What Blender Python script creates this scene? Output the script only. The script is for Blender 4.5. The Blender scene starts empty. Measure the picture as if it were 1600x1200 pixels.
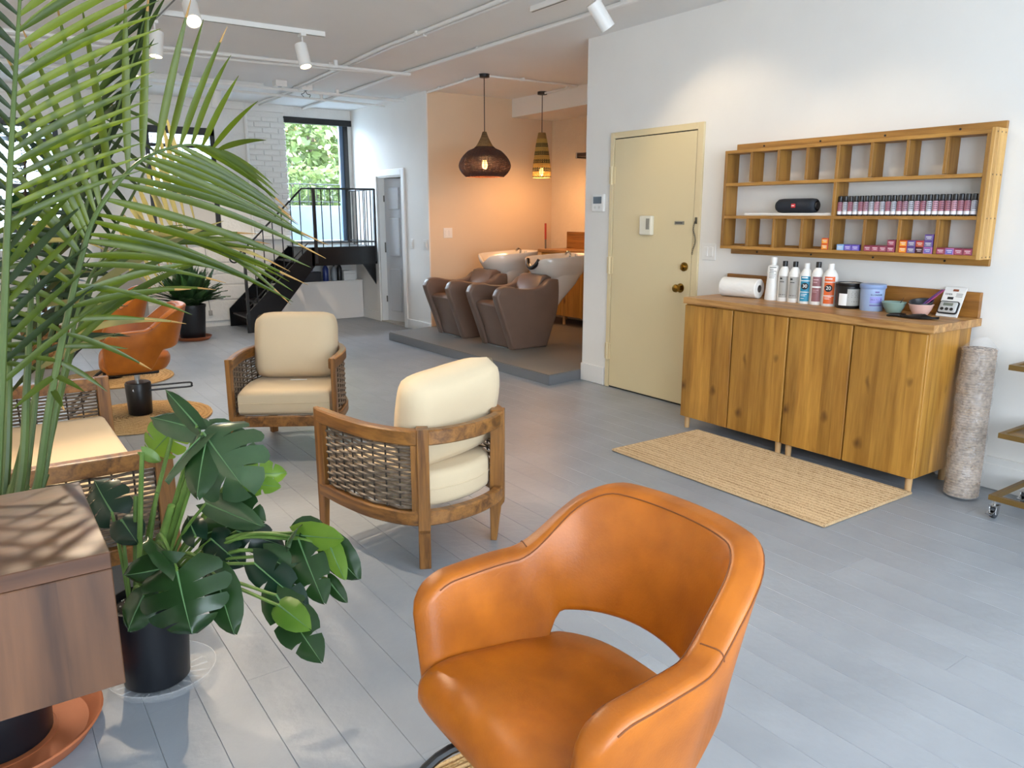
import bpy, bmesh, math, random
from mathutils import Vector, Matrix, noise
R = math.radians
random.seed(7)
scene = bpy.context.scene
COL = scene.collection

# ------------------------------------------------------------------ camera
CAM_H = 1.40
PITCH = math.atan(265 / 1202.0)
YAW = R(34.9)
FOC = 1202.0                        # focal length in pixels of a 1600 x 1200 frame
cam_data = bpy.data.cameras.new('camera')
cam_data.sensor_width = 36.0
cam_data.lens = 36.0 * FOC / 1600.0
cam_data.clip_start = 0.05
cam = bpy.data.objects.new('camera', cam_data)
cam.location = (0, 0, CAM_H)
cam.rotation_euler = (math.pi / 2 - PITCH, 0, -YAW)
COL.objects.link(cam)
scene.camera = cam

# ------------------------------------------------------------------ world, exposure
world = bpy.data.worlds.new('world')
scene.world = world
world.use_nodes = True
wb = world.node_tree.nodes['Background']
wb.inputs[0].default_value = (0.66, 0.82, 1.0, 1)
wb.inputs[1].default_value = 34.0
scene.view_settings.view_transform = 'Standard'
scene.view_settings.look = 'None'
scene.view_settings.gamma = 1.0
scene.view_settings.use_curve_mapping = False
scene.view_settings.exposure = 0.30
scene.cycles.use_denoising = True
scene.cycles.max_bounces = 10
scene.cycles.diffuse_bounces = 5
scene.cycles.sample_clamp_indirect = 6.0


def add_light(name, kind, loc, energy, color, aim=None, **kw):
    d = bpy.data.lights.new(name, kind)
    d.energy = energy
    d.color = color
    for k, v in kw.items():
        setattr(d, k, v)
    o = bpy.data.objects.new(name, d)
    o.location = loc
    if aim is not None:
        o.rotation_euler = (Vector(aim) - Vector(loc)).to_track_quat('-Z', 'Y').to_euler()
    COL.objects.link(o)
    return o


# area lamp standing in for daylight from the unseen shop window behind the camera; sky light enters by the garden door and rear windows
add_light('shop_window_daylight', 'AREA', (0.7, -2.16, 1.535), 265, (0.74, 0.86, 1.0), aim=(0.7, 3.0, 1.535),
          shape='RECTANGLE', size=5.0, size_y=2.1)
for nm, lc, sx, sy in (('garden_door_portal', (3.965, 10.42, 1.83), 0.87, 1.6), ('rear_window_portal', (2.26, 10.42, 1.8), 0.8, 1.26),
                       ('rear_window_portal', (0.56, 10.42, 1.82), 0.84, 1.2)):
    po = add_light(nm, 'AREA', lc, 1, (1, 1, 1), aim=(lc[0], 0, lc[2]), shape='RECTANGLE', size=sx, size_y=sy)
    po.data.cycles.is_portal = True

# ------------------------------------------------------------------ helpers
CF = Vector((math.sin(YAW) * math.cos(PITCH), math.cos(YAW) * math.cos(PITCH), -math.sin(PITCH)))
CR = Vector((math.cos(YAW), -math.sin(YAW), 0))
CU = CR.cross(CF)


def at(px, py, depth):
    """world point seen at a photo pixel, at a distance (m) along the optical axis"""
    return Vector((0, 0, CAM_H)) + (CF + CR * ((px - 800) / FOC) - CU * ((py - 600) / FOC)) * depth


def empty(name, label=None, cat=None, loc=(0, 0, 0), rotz=0.0, group=None, parent=None):
    o = bpy.data.objects.new(name, None)
    o.empty_display_size = 0.1
    o.location = loc
    o.rotation_euler = (0, 0, rotz)
    COL.objects.link(o)
    if parent:
        o.parent = parent
    tag(o, label, cat, group)
    return o


def tag(o, label=None, cat=None, group=None, kind=None):
    if label: o['label'] = label
    if cat: o['category'] = cat
    if group: o['group'] = group
    if kind: o['kind'] = kind
    return o


def copy_tree(o, parent=None):
    c = o.copy()
    COL.objects.link(c)
    c.parent = parent
    for ch in list(o.children):
        copy_tree(ch, c)
    return c


def spline(pts, n=8, closed=False):
    """Catmull-Rom through points"""
    P = [Vector(p) for p in pts]
    out = []
    m = len(P)
    rng = range(m if closed else m - 1)
    for i in rng:
        if closed:
            a, b, c, d = P[(i - 1) % m], P[i], P[(i + 1) % m], P[(i + 2) % m]
        else:
            b, c = P[i], P[i + 1]
            a = P[i - 1] if i > 0 else b * 2 - c
            d = P[i + 2] if i + 2 < m else c * 2 - b
        for k in range(n):
            t = k / n
            out.append(0.5 * ((2 * b) + (c - a) * t + (2 * a - 5 * b + 4 * c - d) * t * t + (3 * b - a - 3 * c + d) * t ** 3))
    if not closed:
        out.append(P[-1].copy())
    return out


class MB:
    """collects shapes into one mesh"""
    def __init__(self):
        self.bm = bmesh.new()

    def _xf(self, verts, M):
        if M is not None:
            for v in verts:
                v.co = M @ v.co

    def box(self, x0, x1, y0, y1, z0, z1, bev=0.0, seg=2, M=None):
        bm = self.bm
        r = bmesh.ops.create_cube(bm, size=1)
        vs = r['verts']
        for v in vs:
            v.co = Vector(((x0 + x1) / 2 + v.co.x * (x1 - x0), (y0 + y1) / 2 + v.co.y * (y1 - y0), (z0 + z1) / 2 + v.co.z * (z1 - z0)))
        if bev > 0:
            es = list({e for v in vs for e in v.link_edges})
            rr = bmesh.ops.bevel(bm, geom=es, offset=bev, segments=seg, affect='EDGES', profile=0.5)
            vs = list({v for v in rr['verts']} | {v for f in rr['faces'] for v in f.verts})
            vs = list({v for v in vs if v.is_valid})
        self._xf(vs, M)
        return self

    def ring_loft(self, secs, caps=True, closed=False):
        bm = self.bm
        rows = [[bm.verts.new(p) for p in s] for s in secs]
        n = len(rows[0])
        cnt = len(rows)
        for i in range(cnt if closed else cnt - 1):
            a, b = rows[i], rows[(i + 1) % cnt]
            for k in range(n):
                try:
                    bm.faces.new((a[k], a[(k + 1) % n], b[(k + 1) % n], b[k]))
                except ValueError:
                    pass
        if caps and not closed:
            bm.faces.new(rows[0][::-1])
            bm.faces.new(rows[-1])
        return self

    def tube(self, pts, r, n=8, caps=True, closed=False):
        P = [Vector(p) for p in pts]
        m = len(P)
        rad = r if isinstance(r, (list, tuple)) else [r] * m
        up = None
        secs = []
        for i in range(m):
            if closed:
                t = P[(i + 1) % m] - P[i - 1]
            else:
                t = P[min(i + 1, m - 1)] - P[max(i - 1, 0)]
            if t.length < 1e-9:
                t = Vector((0, 0, 1))
            t.normalize()
            if up is None:
                up = Vector((0, 0, 1)) if abs(t.z) < 0.9 else Vector((1, 0, 0))
            u = up - t * up.dot(t)
            if u.length < 1e-6:
                u = t.orthogonal()
            u.normalize()
            up = u
            w = t.cross(u)
            secs.append([P[i] + (u * math.cos(2 * math.pi * k / n) + w * math.sin(2 * math.pi * k / n)) * rad[i] for k in range(n)])
        return self.ring_loft(secs, caps, closed)

    def cyl(self, p0, p1, r0, r1=None, n=20):
        return self.tube([p0, p1], [r0, r0 if r1 is None else r1], n)

    def lathe(self, prof, c=(0, 0, 0), n=28, caps=True, M=None):
        secs = []
        for r, z in prof:
            ring = [Vector((c[0] + r * math.cos(2 * math.pi * k / n), c[1] + r * math.sin(2 * math.pi * k / n), c[2] + z)) for k in range(n)]
            if M is not None:
                ring = [M @ p for p in ring]
            secs.append(ring)
        return self.ring_loft(secs, caps)

    def prism(self, poly, axis, a0, a1, bev=0.0, seg=2, M=None):
        """poly: 2D outline; axis 'x' -> (y,z), 'y' -> (x,z), 'z' -> (x,y)"""
        def mk(p, a):
            return Vector((a, p[0], p[1])) if axis == 'x' else Vector((p[0], a, p[1])) if axis == 'y' else Vector((p[0], p[1], a))
        bm = self.bm
        A = [bm.verts.new(mk(p, a0)) for p in poly]
        B = [bm.verts.new(mk(p, a1)) for p in poly]
        n = len(poly)
        f1 = bm.faces.new(A[::-1]); f2 = bm.faces.new(B)
        fs = [f1, f2]
        for k in range(n):
            fs.append(bm.faces.new((A[k], A[(k + 1) % n], B[(k + 1) % n], B[k])))
        bmesh.ops.recalc_face_normals(bm, faces=fs)
        vs = A + B
        if bev > 0:
            es = list(set(f1.edges) | set(f2.edges))
            rr = bmesh.ops.bevel(bm, geom=es, offset=bev, segments=seg, affect='EDGES', profile=0.5)
            vs = [v for v in set(vs) | set(rr['verts']) if v.is_valid]
        self._xf(vs, M)
        return self

    def sheet(self, rows, closed_u=False):
        bm = self.bm
        g = [[bm.verts.new(p) for p in r] for r in rows]
        for i in range(len(g) - 1):
            for k in range(len(g[i]) - (0 if closed_u else 1)):
                k2 = (k + 1) % len(g[i])
                bm.faces.new((g[i][k], g[i][k2], g[i + 1][k2], g[i + 1][k]))
        return self

    def poly(self, pts):
        self.bm.faces.new([self.bm.verts.new(p) for p in pts])
        return self

    def mesh(self, name, material, smooth=False, angle=40):
        me = bpy.data.meshes.new(name)
        bmesh.ops.recalc_face_normals(self.bm, faces=self.bm.faces[:])
        self.bm.to_mesh(me)
        self.bm.free()
        if material:
            me.materials.append(material)
        if smooth:
            me.polygons.foreach_set('use_smooth', [True] * len(me.polygons))
            if angle < 180:
                me.set_sharp_from_angle(angle=R(angle))
        return me

    def build(self, name, material, parent=None, smooth=False, angle=40, loc=None, rot=None):
        o = bpy.data.objects.new(name, self.mesh(name, material, smooth, angle))
        COL.objects.link(o)
        if parent:
            o.parent = parent
        if loc is not None: o.location = loc
        if rot is not None: o.rotation_euler = rot
        return o


def inst(me, name, parent=None, loc=(0, 0, 0), rot=(0, 0, 0), scale=(1, 1, 1)):
    o = bpy.data.objects.new(name, me)
    o.location = loc
    o.rotation_euler = rot
    o.scale = scale
    COL.objects.link(o)
    if parent:
        o.parent = parent
    return o


def struct(o, label=None):
    o['kind'] = 'structure'
    if label: o['label'] = label
    return o


# ------------------------------------------------------------------ materials
def lin(h):
    h = h.lstrip('#')
    v = [int(h[i:i + 2], 16) / 255 for i in (0, 2, 4)]
    return tuple(c / 12.92 if c <= 0.04045 else ((c + 0.055) / 1.055) ** 2.4 for c in v) + (1.0,)


MATS = {}


def mat(name, color, rough=0.5, var=0.0, scale=8.0, bump=0.0, bscale=40.0, metal=0.0, stretch=(1, 1, 1), color2=None,
        trans=0.0, emit=None, estr=0.0, alpha=1.0, coat=0.0, transl=0.0, spec=0.5, detail=4.0, sheen=0.0):
    if name in MATS:
        return MATS[name]
    m = bpy.data.materials.new(name)
    m.use_nodes = True
    nt = m.node_tree
    b = nt.nodes['Principled BSDF']
    c = lin(color) if isinstance(color, str) else color
    b.inputs['Base Color'].default_value = c
    b.inputs['Roughness'].default_value = rough
    b.inputs['Metallic'].default_value = metal
    b.inputs['Specular IOR Level'].default_value = spec
    b.inputs['Transmission Weight'].default_value = trans
    b.inputs['Alpha'].default_value = alpha
    b.inputs['Coat Weight'].default_value = coat
    b.inputs['Sheen Weight'].default_value = sheen
    if emit:
        b.inputs['Emission Color'].default_value = lin(emit) if isinstance(emit, str) else emit
        b.inputs['Emission Strength'].default_value = estr
    tc = nt.nodes.new('ShaderNodeTexCoord')
    mp = nt.nodes.new('ShaderNodeMapping')
    mp.inputs['Scale'].default_value = stretch
    nt.links.new(tc.outputs['Object'], mp.inputs['Vector'])
    if var > 0 or color2:
        nz = nt.nodes.new('ShaderNodeTexNoise')
        nz.inputs['Scale'].default_value = scale
        nz.inputs['Detail'].default_value = detail
        nt.links.new(mp.outputs[0], nz.inputs['Vector'])
        rp = nt.nodes.new('ShaderNodeValToRGB')
        c2 = lin(color2) if color2 else tuple(x * (1 - var) for x in c[:3]) + (1,)
        rp.color_ramp.elements[0].position = 0.3
        rp.color_ramp.elements[1].position = 0.7
        rp.color_ramp.elements[0].color = c2
        rp.color_ramp.elements[1].color = c
        nt.links.new(nz.outputs['Fac'], rp.inputs[0])
        nt.links.new(rp.outputs[0], b.inputs['Base Color'])
    if bump > 0:
        n2 = nt.nodes.new('ShaderNodeTexNoise')
        n2.inputs['Scale'].default_value = bscale
        n2.inputs['Detail'].default_value = 6
        nt.links.new(mp.outputs[0], n2.inputs['Vector'])
        bp = nt.nodes.new('ShaderNodeBump')
        bp.inputs['Strength'].default_value = bump
        bp.inputs['Distance'].default_value = 0.01
        nt.links.new(n2.outputs['Fac'], bp.inputs['Height'])
        nt.links.new(bp.outputs[0], b.inputs['Normal'])
    if transl > 0:
        tr = nt.nodes.new('ShaderNodeBsdfTranslucent')
        tr.inputs[0].default_value = tuple(min(1, x * 1.6) for x in c[:3]) + (1,)
        mx = nt.nodes.new('ShaderNodeMixShader')
        mx.inputs[0].default_value = transl
        out = nt.nodes['Material Output']
        nt.links.new(b.outputs[0], mx.inputs[1])
        nt.links.new(tr.outputs[0], mx.inputs[2])
        nt.links.new(mx.outputs[0], out.inputs[0])
    MATS[name] = m
    return m


def wood(name, light, dark, axis='z', scale=1.0, rough=0.45, knots=0.0, knotcol='#4a2a10', planks=0.0, plank_axis='y', coat=0.0, contrast=0.5):
    """grain stretched along an axis, wavy growth rings, optional knots and glued staves"""
    if name in MATS:
        return MATS[name]
    m = bpy.data.materials.new(name)
    m.use_nodes = True
    nt = m.node_tree
    N, L = nt.nodes, nt.links
    b = N['Principled BSDF']
    b.inputs['Roughness'].default_value = rough
    b.inputs['Coat Weight'].default_value = coat
    tc = N.new('ShaderNodeTexCoord')
    mp = N.new('ShaderNodeMapping')
    st = {'x': (0.08, 1, 1), 'y': (1, 0.08, 1), 'z': (1, 1, 0.08)}[axis]
    mp.inputs['Scale'].default_value = [s * scale for s in st]
    src = tc.outputs['Object']
    if planks > 0:
        # a random shift of the grain for each glued stave
        sx = N.new('ShaderNodeSeparateXYZ')
        L.new(src, sx.inputs[0])
        dv = N.new('ShaderNodeMath'); dv.operation = 'DIVIDE'; dv.inputs[1].default_value = planks
        L.new(sx.outputs['XYZ'.index(plank_axis.upper())], dv.inputs[0])
        fl = N.new('ShaderNodeMath'); fl.operation = 'FLOOR'
        L.new(dv.outputs[0], fl.inputs[0])
        wn = N.new('ShaderNodeTexWhiteNoise'); wn.noise_dimensions = '1D'
        L.new(fl.outputs[0], wn.inputs['W'])
        vm = N.new('ShaderNodeVectorMath'); vm.operation = 'MULTIPLY_ADD'
        vm.inputs[1].default_value = (3, 3, 3)
        L.new(wn.outputs['Color'], vm.inputs[0])
        L.new(src, vm.inputs[2])
        src = vm.outputs[0]
    L.new(src, mp.inputs['Vector'])
    nz = N.new('ShaderNodeTexNoise')
    nz.inputs['Scale'].default_value = 14
    nz.inputs['Detail'].default_value = 6
    nz.inputs['Distortion'].default_value = 0.8
    L.new(mp.outputs[0], nz.inputs['Vector'])
    fine = N.new('ShaderNodeTexNoise')
    fine.inputs['Scale'].default_value = 90
    fine.inputs['Detail'].default_value = 3
    L.new(mp.outputs[0], fine.inputs['Vector'])
    ad = N.new('ShaderNodeMath'); ad.operation = 'MULTIPLY_ADD'
    ad.inputs[1].default_value = 0.3
    L.new(fine.outputs['Fac'], ad.inputs[0])
    L.new(nz.outputs['Fac'], ad.inputs[2])
    rp = N.new('ShaderNodeValToRGB')
    rp.color_ramp.elements[0].position = 0.65 - contrast * 0.4
    rp.color_ramp.elements[1].position = 0.65 + contrast * 0.3
    rp.color_ramp.elements[0].color = lin(dark)
    rp.color_ramp.elements[1].color = lin(light)
    L.new(ad.outputs[0], rp.inputs[0])
    colout = rp.outputs[0]
    if planks > 0:
        hs = N.new('ShaderNodeHueSaturation')
        ma = N.new('ShaderNodeMapRange')
        ma.inputs[3].default_value = 0.82
        ma.inputs[4].default_value = 1.15
        L.new(wn.outputs['Value'], ma.inputs[0])
        L.new(ma.outputs[0], hs.inputs['Value'])
        L.new(colout, hs.inputs['Color'])
        colout = hs.outputs[0]
    if knots > 0:
        vo = N.new('ShaderNodeTexVoronoi')
        vo.inputs['Scale'].default_value = knots
        mp2 = N.new('ShaderNodeMapping')
        mp2.inputs['Scale'].default_value = {'x': (0.6, 1, 1), 'y': (1, 0.6, 1), 'z': (1, 1, 0.6)}[axis]
        nd = N.new('ShaderNodeTexNoise'); nd.inputs['Scale'].default_value = 9
        mxv = N.new('ShaderNodeVectorMath'); mxv.operation = 'MULTIPLY_ADD'
        mxv.inputs[1].default_value = (0.08, 0.08, 0.08)
        L.new(tc.outputs['Object'], mp2.inputs[0])
        L.new(mp2.outputs[0], nd.inputs['Vector'])
        L.new(nd.outputs['Color'], mxv.inputs[0])
        L.new(mp2.outputs[0], mxv.inputs[2])
        L.new(mxv.outputs[0], vo.inputs['Vector'])
        kr = N.new('ShaderNodeValToRGB')
        kr.color_ramp.elements[0].position = 0.03
        kr.color_ramp.elements[0].color = (1, 1, 1, 1)
        kr.color_ramp.elements[1].position = 0.17
        kr.color_ramp.elements[1].color = (0, 0, 0, 1)
        L.new(vo.outputs['Distance'], kr.inputs[0])
        mk = N.new('ShaderNodeMixRGB')
        mk.inputs[2].default_value = lin(knotcol)
        kf = N.new('ShaderNodeMath'); kf.operation = 'MULTIPLY'; kf.inputs[1].default_value = 0.85
        L.new(kr.outputs[0], kf.inputs[0])
        L.new(kf.outputs[0], mk.inputs[0])
        L.new(colout, mk.inputs[1])
        colout = mk.outputs[0]
    L.new(colout, b.inputs['Base Color'])
    bp = N.new('ShaderNodeBump')
    bp.inputs['Strength'].default_value = 0.12
    bp.inputs['Distance'].default_value = 0.003
    L.new(ad.outputs[0], bp.inputs['Height'])
    L.new(bp.outputs[0], b.inputs['Normal'])
    MATS[name] = m
    return m


def jute(name, light, dark, mode='x', freq=60.0):
    """braided fibre: ridges along x / y or concentric ('r')"""
    if name in MATS:
        return MATS[name]
    m = bpy.data.materials.new(name)
    m.use_nodes = True
    nt = m.node_tree
    N, L = nt.nodes, nt.links
    b = N['Principled BSDF']
    b.inputs['Roughness'].default_value = 0.9
    b.inputs['Specular IOR Level'].default_value = 0.15
    tc = N.new('ShaderNodeTexCoord')
    wv = N.new('ShaderNodeTexWave')
    wv.inputs['Scale'].default_value = freq
    wv.inputs['Distortion'].default_value = 1.2
    wv.inputs['Detail'].default_value = 2
    wv.inputs['Detail Scale'].default_value = 1.5
    if mode == 'r':
        wv.wave_type = 'RINGS'; wv.rings_direction = 'Z'
    else:
        wv.bands_direction = mode.upper()
    L.new(tc.outputs['Object'], wv.inputs['Vector'])
    nz = N.new('ShaderNodeTexNoise'); nz.inputs['Scale'].default_value = 160; nz.inputs['Detail'].default_value = 3
    n2 = N.new('ShaderNodeTexNoise'); n2.inputs['Scale'].default_value = 5
    st = N.new('ShaderNodeMapping')
    st.inputs['Scale'].default_value = (6, 0.5, 1) if mode == 'x' else (1, 1, 1)
    L.new(tc.outputs['Object'], st.inputs[0])
    L.new(st.outputs[0], n2.inputs['Vector'])
    L.new(tc.outputs['Object'], nz.inputs['Vector'])
    a1 = N.new('ShaderNodeMath'); a1.operation = 'MULTIPLY_ADD'; a1.inputs[1].default_value = 0.35
    L.new(wv.outputs['Fac'], a1.inputs[0]); L.new(nz.outputs['Fac'], a1.inputs[2])
    a2 = N.new('ShaderNodeMath'); a2.operation = 'MULTIPLY_ADD'; a2.inputs[1].default_value = 0.5
    L.new(n2.outputs['Fac'], a2.inputs[0]); L.new(a1.outputs[0], a2.inputs[2])
    rp = N.new('ShaderNodeValToRGB')
    rp.color_ramp.elements[0].position = 0.6; rp.color_ramp.elements[1].position = 1.15
    rp.color_ramp.elements[0].color = lin(dark); rp.color_ramp.elements[1].color = lin(light)
    L.new(a2.outputs[0], rp.inputs[0])
    L.new(rp.outputs[0], b.inputs['Base Color'])
    bp = N.new('ShaderNodeBump'); bp.inputs['Strength'].default_value = 0.7; bp.inputs['Distance'].default_value = 0.006
    L.new(a1.outputs[0], bp.inputs['Height']); L.new(bp.outputs[0], b.inputs['Normal'])
    MATS[name] = m
    return m


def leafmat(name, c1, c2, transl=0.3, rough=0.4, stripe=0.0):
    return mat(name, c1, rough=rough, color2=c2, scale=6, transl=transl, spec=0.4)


WHITE = mat('wall_paint', '#eae7e1', rough=0.75, var=0.05, scale=2.0, bump=0.10, bscale=14)
WHITE_TRIM = mat('trim_paint', '#e6e4df', rough=0.45)
CEIL = mat('ceiling_paint', '#ecebe8', rough=0.8, var=0.05, scale=1.2, bump=0.05, bscale=10)
BRICKP = mat('painted_brick', '#e6e4df', rough=0.6, var=0.06, scale=5, bump=0.6, bscale=30)
FLOORM = mat('floor_paint', '#949aa1', rough=0.36, color2='#868c93', scale=2.5, bump=0.22, bscale=22, detail=6)
PLATM = mat('platform_paint', '#74716c', rough=0.5, var=0.05, scale=3)
PLATSIDE = mat('platform_side_paint', '#6f7175', rough=0.55)
DOORM = mat('door_paint', '#dfcda2', rough=0.4, var=0.03, scale=1.5)
DOORW = mat('inner_door_paint', '#c3c6ca', rough=0.5)
BLACKM = mat('black_metal', '#0c0c0e', rough=0.4)
BLUEBLACK = mat('black_gloss_paint', '#08090d', rough=0.25)
PINE = wood('pine', '#c08c3c', '#8e5e20', 'z', 1.0, 0.4, knots=6.5, planks=0.078, plank_axis='y', contrast=0.55)
PINE_S = wood('pine_side', '#c08c3c', '#8e5e20', 'z', 1.0, 0.4, knots=6.5, planks=0.078, plank_axis='x', contrast=0.55)
WORKTOP = wood('butcher_block', '#c09258', '#8a5c2e', 'y', 1.6, 0.4, planks=0.042, plank_axis='x', contrast=0.5)
SPLASHW = wood('splash_wood', '#9d6a2c', '#6e4416', 'y', 1.4, 0.45, planks=0.045, plank_axis='z', contrast=0.5)
SHELFW = wood('shelf_wood', '#b5853f', '#7f5520', 'y', 1.2, 0.5, knots=3.0, contrast=0.6)
SHELFV = wood('shelf_wood_upright', '#a57836', '#704a1b', 'z', 1.2, 0.5, knots=4.5, contrast=0.6)
PEG = mat('peg_wood', '#c9a06e', rough=0.5, var=0.1, scale=20, stretch=(1, 1, .1))
TEAK = wood('teak', '#96652f', '#573516', 'y', 1.6, 0.38, contrast=0.5, coat=0.1)
TEAKZ = wood('teak_post', '#96652f', '#573516', 'z', 1.6, 0.38, contrast=0.5, coat=0.1)
RATTAN = mat('rattan', '#837260', rough=0.5, color2='#5a4c3f', scale=60, stretch=(1, 1, 3))
RATTAN_D = mat('rattan_stake', '#33291f', rough=0.6)
CUSH = mat('cushion_fabric', '#d3bf9e', rough=0.9, var=0.03, scale=3, bump=0.15, bscale=350, sheen=0.1, spec=0.2)
LEATHER = mat('tan_leather', '#b26311', rough=0.38, color2='#924d08', scale=9, bump=0.06, bscale=180, detail=6, spec=0.45)
SEAM = mat('leather_seam', '#6d3a12', rough=0.7)
BROWN = mat('brown_leather', '#6f5a4d', rough=0.38, var=0.08, scale=9, bump=0.05, bscale=200)
CERAM = mat('ceramic', '#e0dad0', rough=0.18, coat=0.3)
CHROME = mat('chrome', '#c9c9c9', rough=0.15, metal=1.0)
BRASS = mat('brass', '#8a6a2c', rough=0.25, metal=1.0)
MANGO = wood('mango_wood', '#6e4a30', '#2e1b10', 'z', 0.55, 0.45, planks=0.115, plank_axis='x', contrast=0.7)
MANGO_T = wood('mango_wood_top', '#64412a', '#341f12', 'x', 0.8, 0.33, contrast=0.7)
TERRA = mat('terracotta', '#a9603a', rough=0.6, var=0.15, scale=8)
POTBLK = mat('black_plastic', '#0d1016', rough=0.35)
SOIL = mat('soil', '#1c1612', rough=0.95, var=0.6, scale=120, bump=0.8, bscale=150)
JUTE_R = jute('jute_runner', '#d2b48c', '#94744e', 'x', 30)
JUTE_O = jute('jute_round', '#d0ad7c', '#9c7a4a', 'r', 26)
GLASS = mat('window_glass', (1, 1, 1, 1), rough=0.02, trans=1.0, spec=0.3)
GLASS.node_tree.nodes['Principled BSDF'].inputs['IOR'].default_value = 1.02
PLASTW = mat('white_plastic', '#e9e7e2', rough=0.35)
PLASTC = mat('cream_plastic', '#ded9c6', rough=0.4)
BLKP = mat('black_plastic_cap', '#121214', rough=0.35)
# ================================================================== structure
XR, YP, XW, YA, YB, XA, ZC = 4.25, 5.03, 4.45, 8.07, 10.20, 6.25, 2.76
XL, YF = -2.4, -2.2

# floor: a sub-floor with painted boards laid on it, each its own piece
fl = struct(MB().box(XL, XA + .2, YF, YB + .3, -0.12, -0.0035).build('floor', FLOORM), 'grey painted floorboards running the length of the room')
pm = {}
def plank_mesh(L):
    if L not in pm:
        w, h, c = 0.1392 / 2, 0.005, 0.0012
        sec = [(-w, -h), (w, -h), (w, -c), (w - c, 0), (-w + c, 0), (-w, -c)]
        pm[L] = MB().prism(sec, 'y', 0, L - 0.0008).mesh('plank', FLOORM)
    return pm[L]
rnd = random.Random(3)
k = 0
x = -0.3 + 0.07
while x < XW + 0.1:
    y = YF + 0.0
    first = True
    while y < YB:
        L = rnd.choice((3.4, 4.2, 5.0))
        if first:
            L = rnd.choice((2.6, 3.2, 3.8, 4.4)); first = False
        L = min(L, round(YB - y, 3))
        if L < 0.3: break
        # every board sits a hair off level
        inst(plank_mesh(L), 'plank', fl, (x, y, rnd.uniform(-0.0010, 0)))
        y += L
    x += 0.14
struct(MB().box(XL, -0.30, YF, YB, -0.014, 0).build('floor_side', FLOORM))

struct(MB().box(XL, XA + .2, YF, YB + .2, ZC, ZC + .1).build('ceiling', CEIL), 'white painted ceiling with surface conduits')
struct(MB().box(XR, XR + .16, YF, YP, 0, ZC).build('wall_right', WHITE), 'white wall behind the pine cabinets')
struct(MB().box(XR + .16, XA, YP - .15, YP, 0, ZC).build('wall_alcove_near', WHITE))
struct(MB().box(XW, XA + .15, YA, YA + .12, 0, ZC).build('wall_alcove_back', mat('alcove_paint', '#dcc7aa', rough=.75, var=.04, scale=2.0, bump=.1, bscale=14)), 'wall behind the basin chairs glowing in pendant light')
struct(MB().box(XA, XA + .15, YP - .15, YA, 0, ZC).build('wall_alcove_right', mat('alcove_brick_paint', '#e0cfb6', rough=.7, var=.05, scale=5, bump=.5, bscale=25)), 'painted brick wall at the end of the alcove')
# wall with the inner door
DY0, DY1, DZ = 8.73, 9.42, 1.87
w = MB()
w.box(XW, XW + .12, YA + .121, DY0, 0, ZC); w.box(XW - .004, XW + .012, YA - .001, YA + .13, 0, ZC); w.box(XW, XW + .12, DY1, YB, 0, ZC); w.box(XW, XW + .12, DY0, DY1, DZ, ZC)
struct(w.build('wall_inner', WHITE), 'white wall with the panelled inner door')
struct(MB().box(XW + .12, 5.8, YA + .12, YB, -0.01, 0.012).build('floor_inner_room', mat('tile_floor', '#9b958c', rough=0.4)))
struct(MB().box(5.8, 5.9, YA + .12, YB, 0, ZC).build('wall_inner_room', WHITE))
struct(MB().box(XW + .12, 5.9, YB, YB + .1, 0, ZC).build('wall_inner_room_back', WHITE))
# left and front walls (outside the picture)
struct(MB().box(XL - .1, XL, YF, YB, 0, ZC).build('wall_left', WHITE))
w = MB()
w.box(XL, XR, YF - .15, YF, 0, .45); w.box(XL, XR, YF - .15, YF, 2.62, ZC); w.box(XL, -1.85, YF - .15, YF, .45, 2.62); w.box(3.25, XR, YF - .15, YF, .45, 2.62)
struct(w.build('wall_front', WHITE))
wf = empty('window_3'); struct(wf, 'unseen shop front window with opaque pane added to block the sky')
MB().box(-1.85, 3.25, YF - .09, YF - .07, .45, 2.62).build('sky_block_pane', mat('opaque_pane_white', '#dfe6ea', rough=.6), wf)  # opaque pane, added to keep sky light out of the front opening
fm = MB()
for xx in (-1.82, -.15, 1.55, 3.22): fm.box(xx - .03, xx + .03, YF - .068, YF - .02, .45, 2.62)
fm.build('window_frame', BLACKM, wf)
# rear wall with openings
DX0, DX1, DS, DT = 3.53, 4.40, 1.03, 2.63          # garden door
WX0, WX1, WZ0, WZ1 = 1.86, 2.66, 1.17, 2.43        # window
VX0, VX1, VZ0, VZ1 = 0.14, 0.98, 1.20, 2.42
w = MB()
Y0, Y1 = YB, YB + .32
for (a, b, c, d) in ((XL, VX0, 0, ZC), (VX1, WX0, 0, ZC), (WX1, DX0, 0, ZC), (DX1, XW + .12, 0, ZC), (VX0, VX1, 0, VZ0), (VX0, VX1, VZ1, ZC),
                     (WX0, WX1, 0, WZ0), (WX0, WX1, WZ1, ZC), (DX0, DX1, 0, DS), (DX0, DX1, DT, ZC)):
    w.box(a, b, Y0, Y1, c, d)
wback = struct(w.build('wall_back', BRICKP), 'white painted masonry rear wall')
bm_ = MB().box(-.098, .098, -.012, .012, -.029, .029, bev=.006, seg=1).mesh('brick', BRICKP)
bh_ = MB().box(-.045, .045, -.012, .012, -.029, .029, bev=.006, seg=1).mesh('brick', BRICKP)
rb = random.Random(5)
row = 0
z = 1.15
while z < 2.64:
    off = 0.0 if row % 2 else 0.102
    xs = []
    x = 3.09 + off
    if off: inst(bh_, 'brick', wback, (3.09 - 0.0, YB - .002 + rb.uniform(-.003, .002), z))
    while x < 3.50 - .05:
        inst(bm_, 'brick', wback, (x + .052, YB - .002 + rb.uniform(-.004, .003), z), (0, 0, rb.uniform(-.008, .008)))
        x += .205
    if not off: inst(bh_, 'brick', wback, (3.50, YB - .002, z))
    z += .068; row += 1
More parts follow.
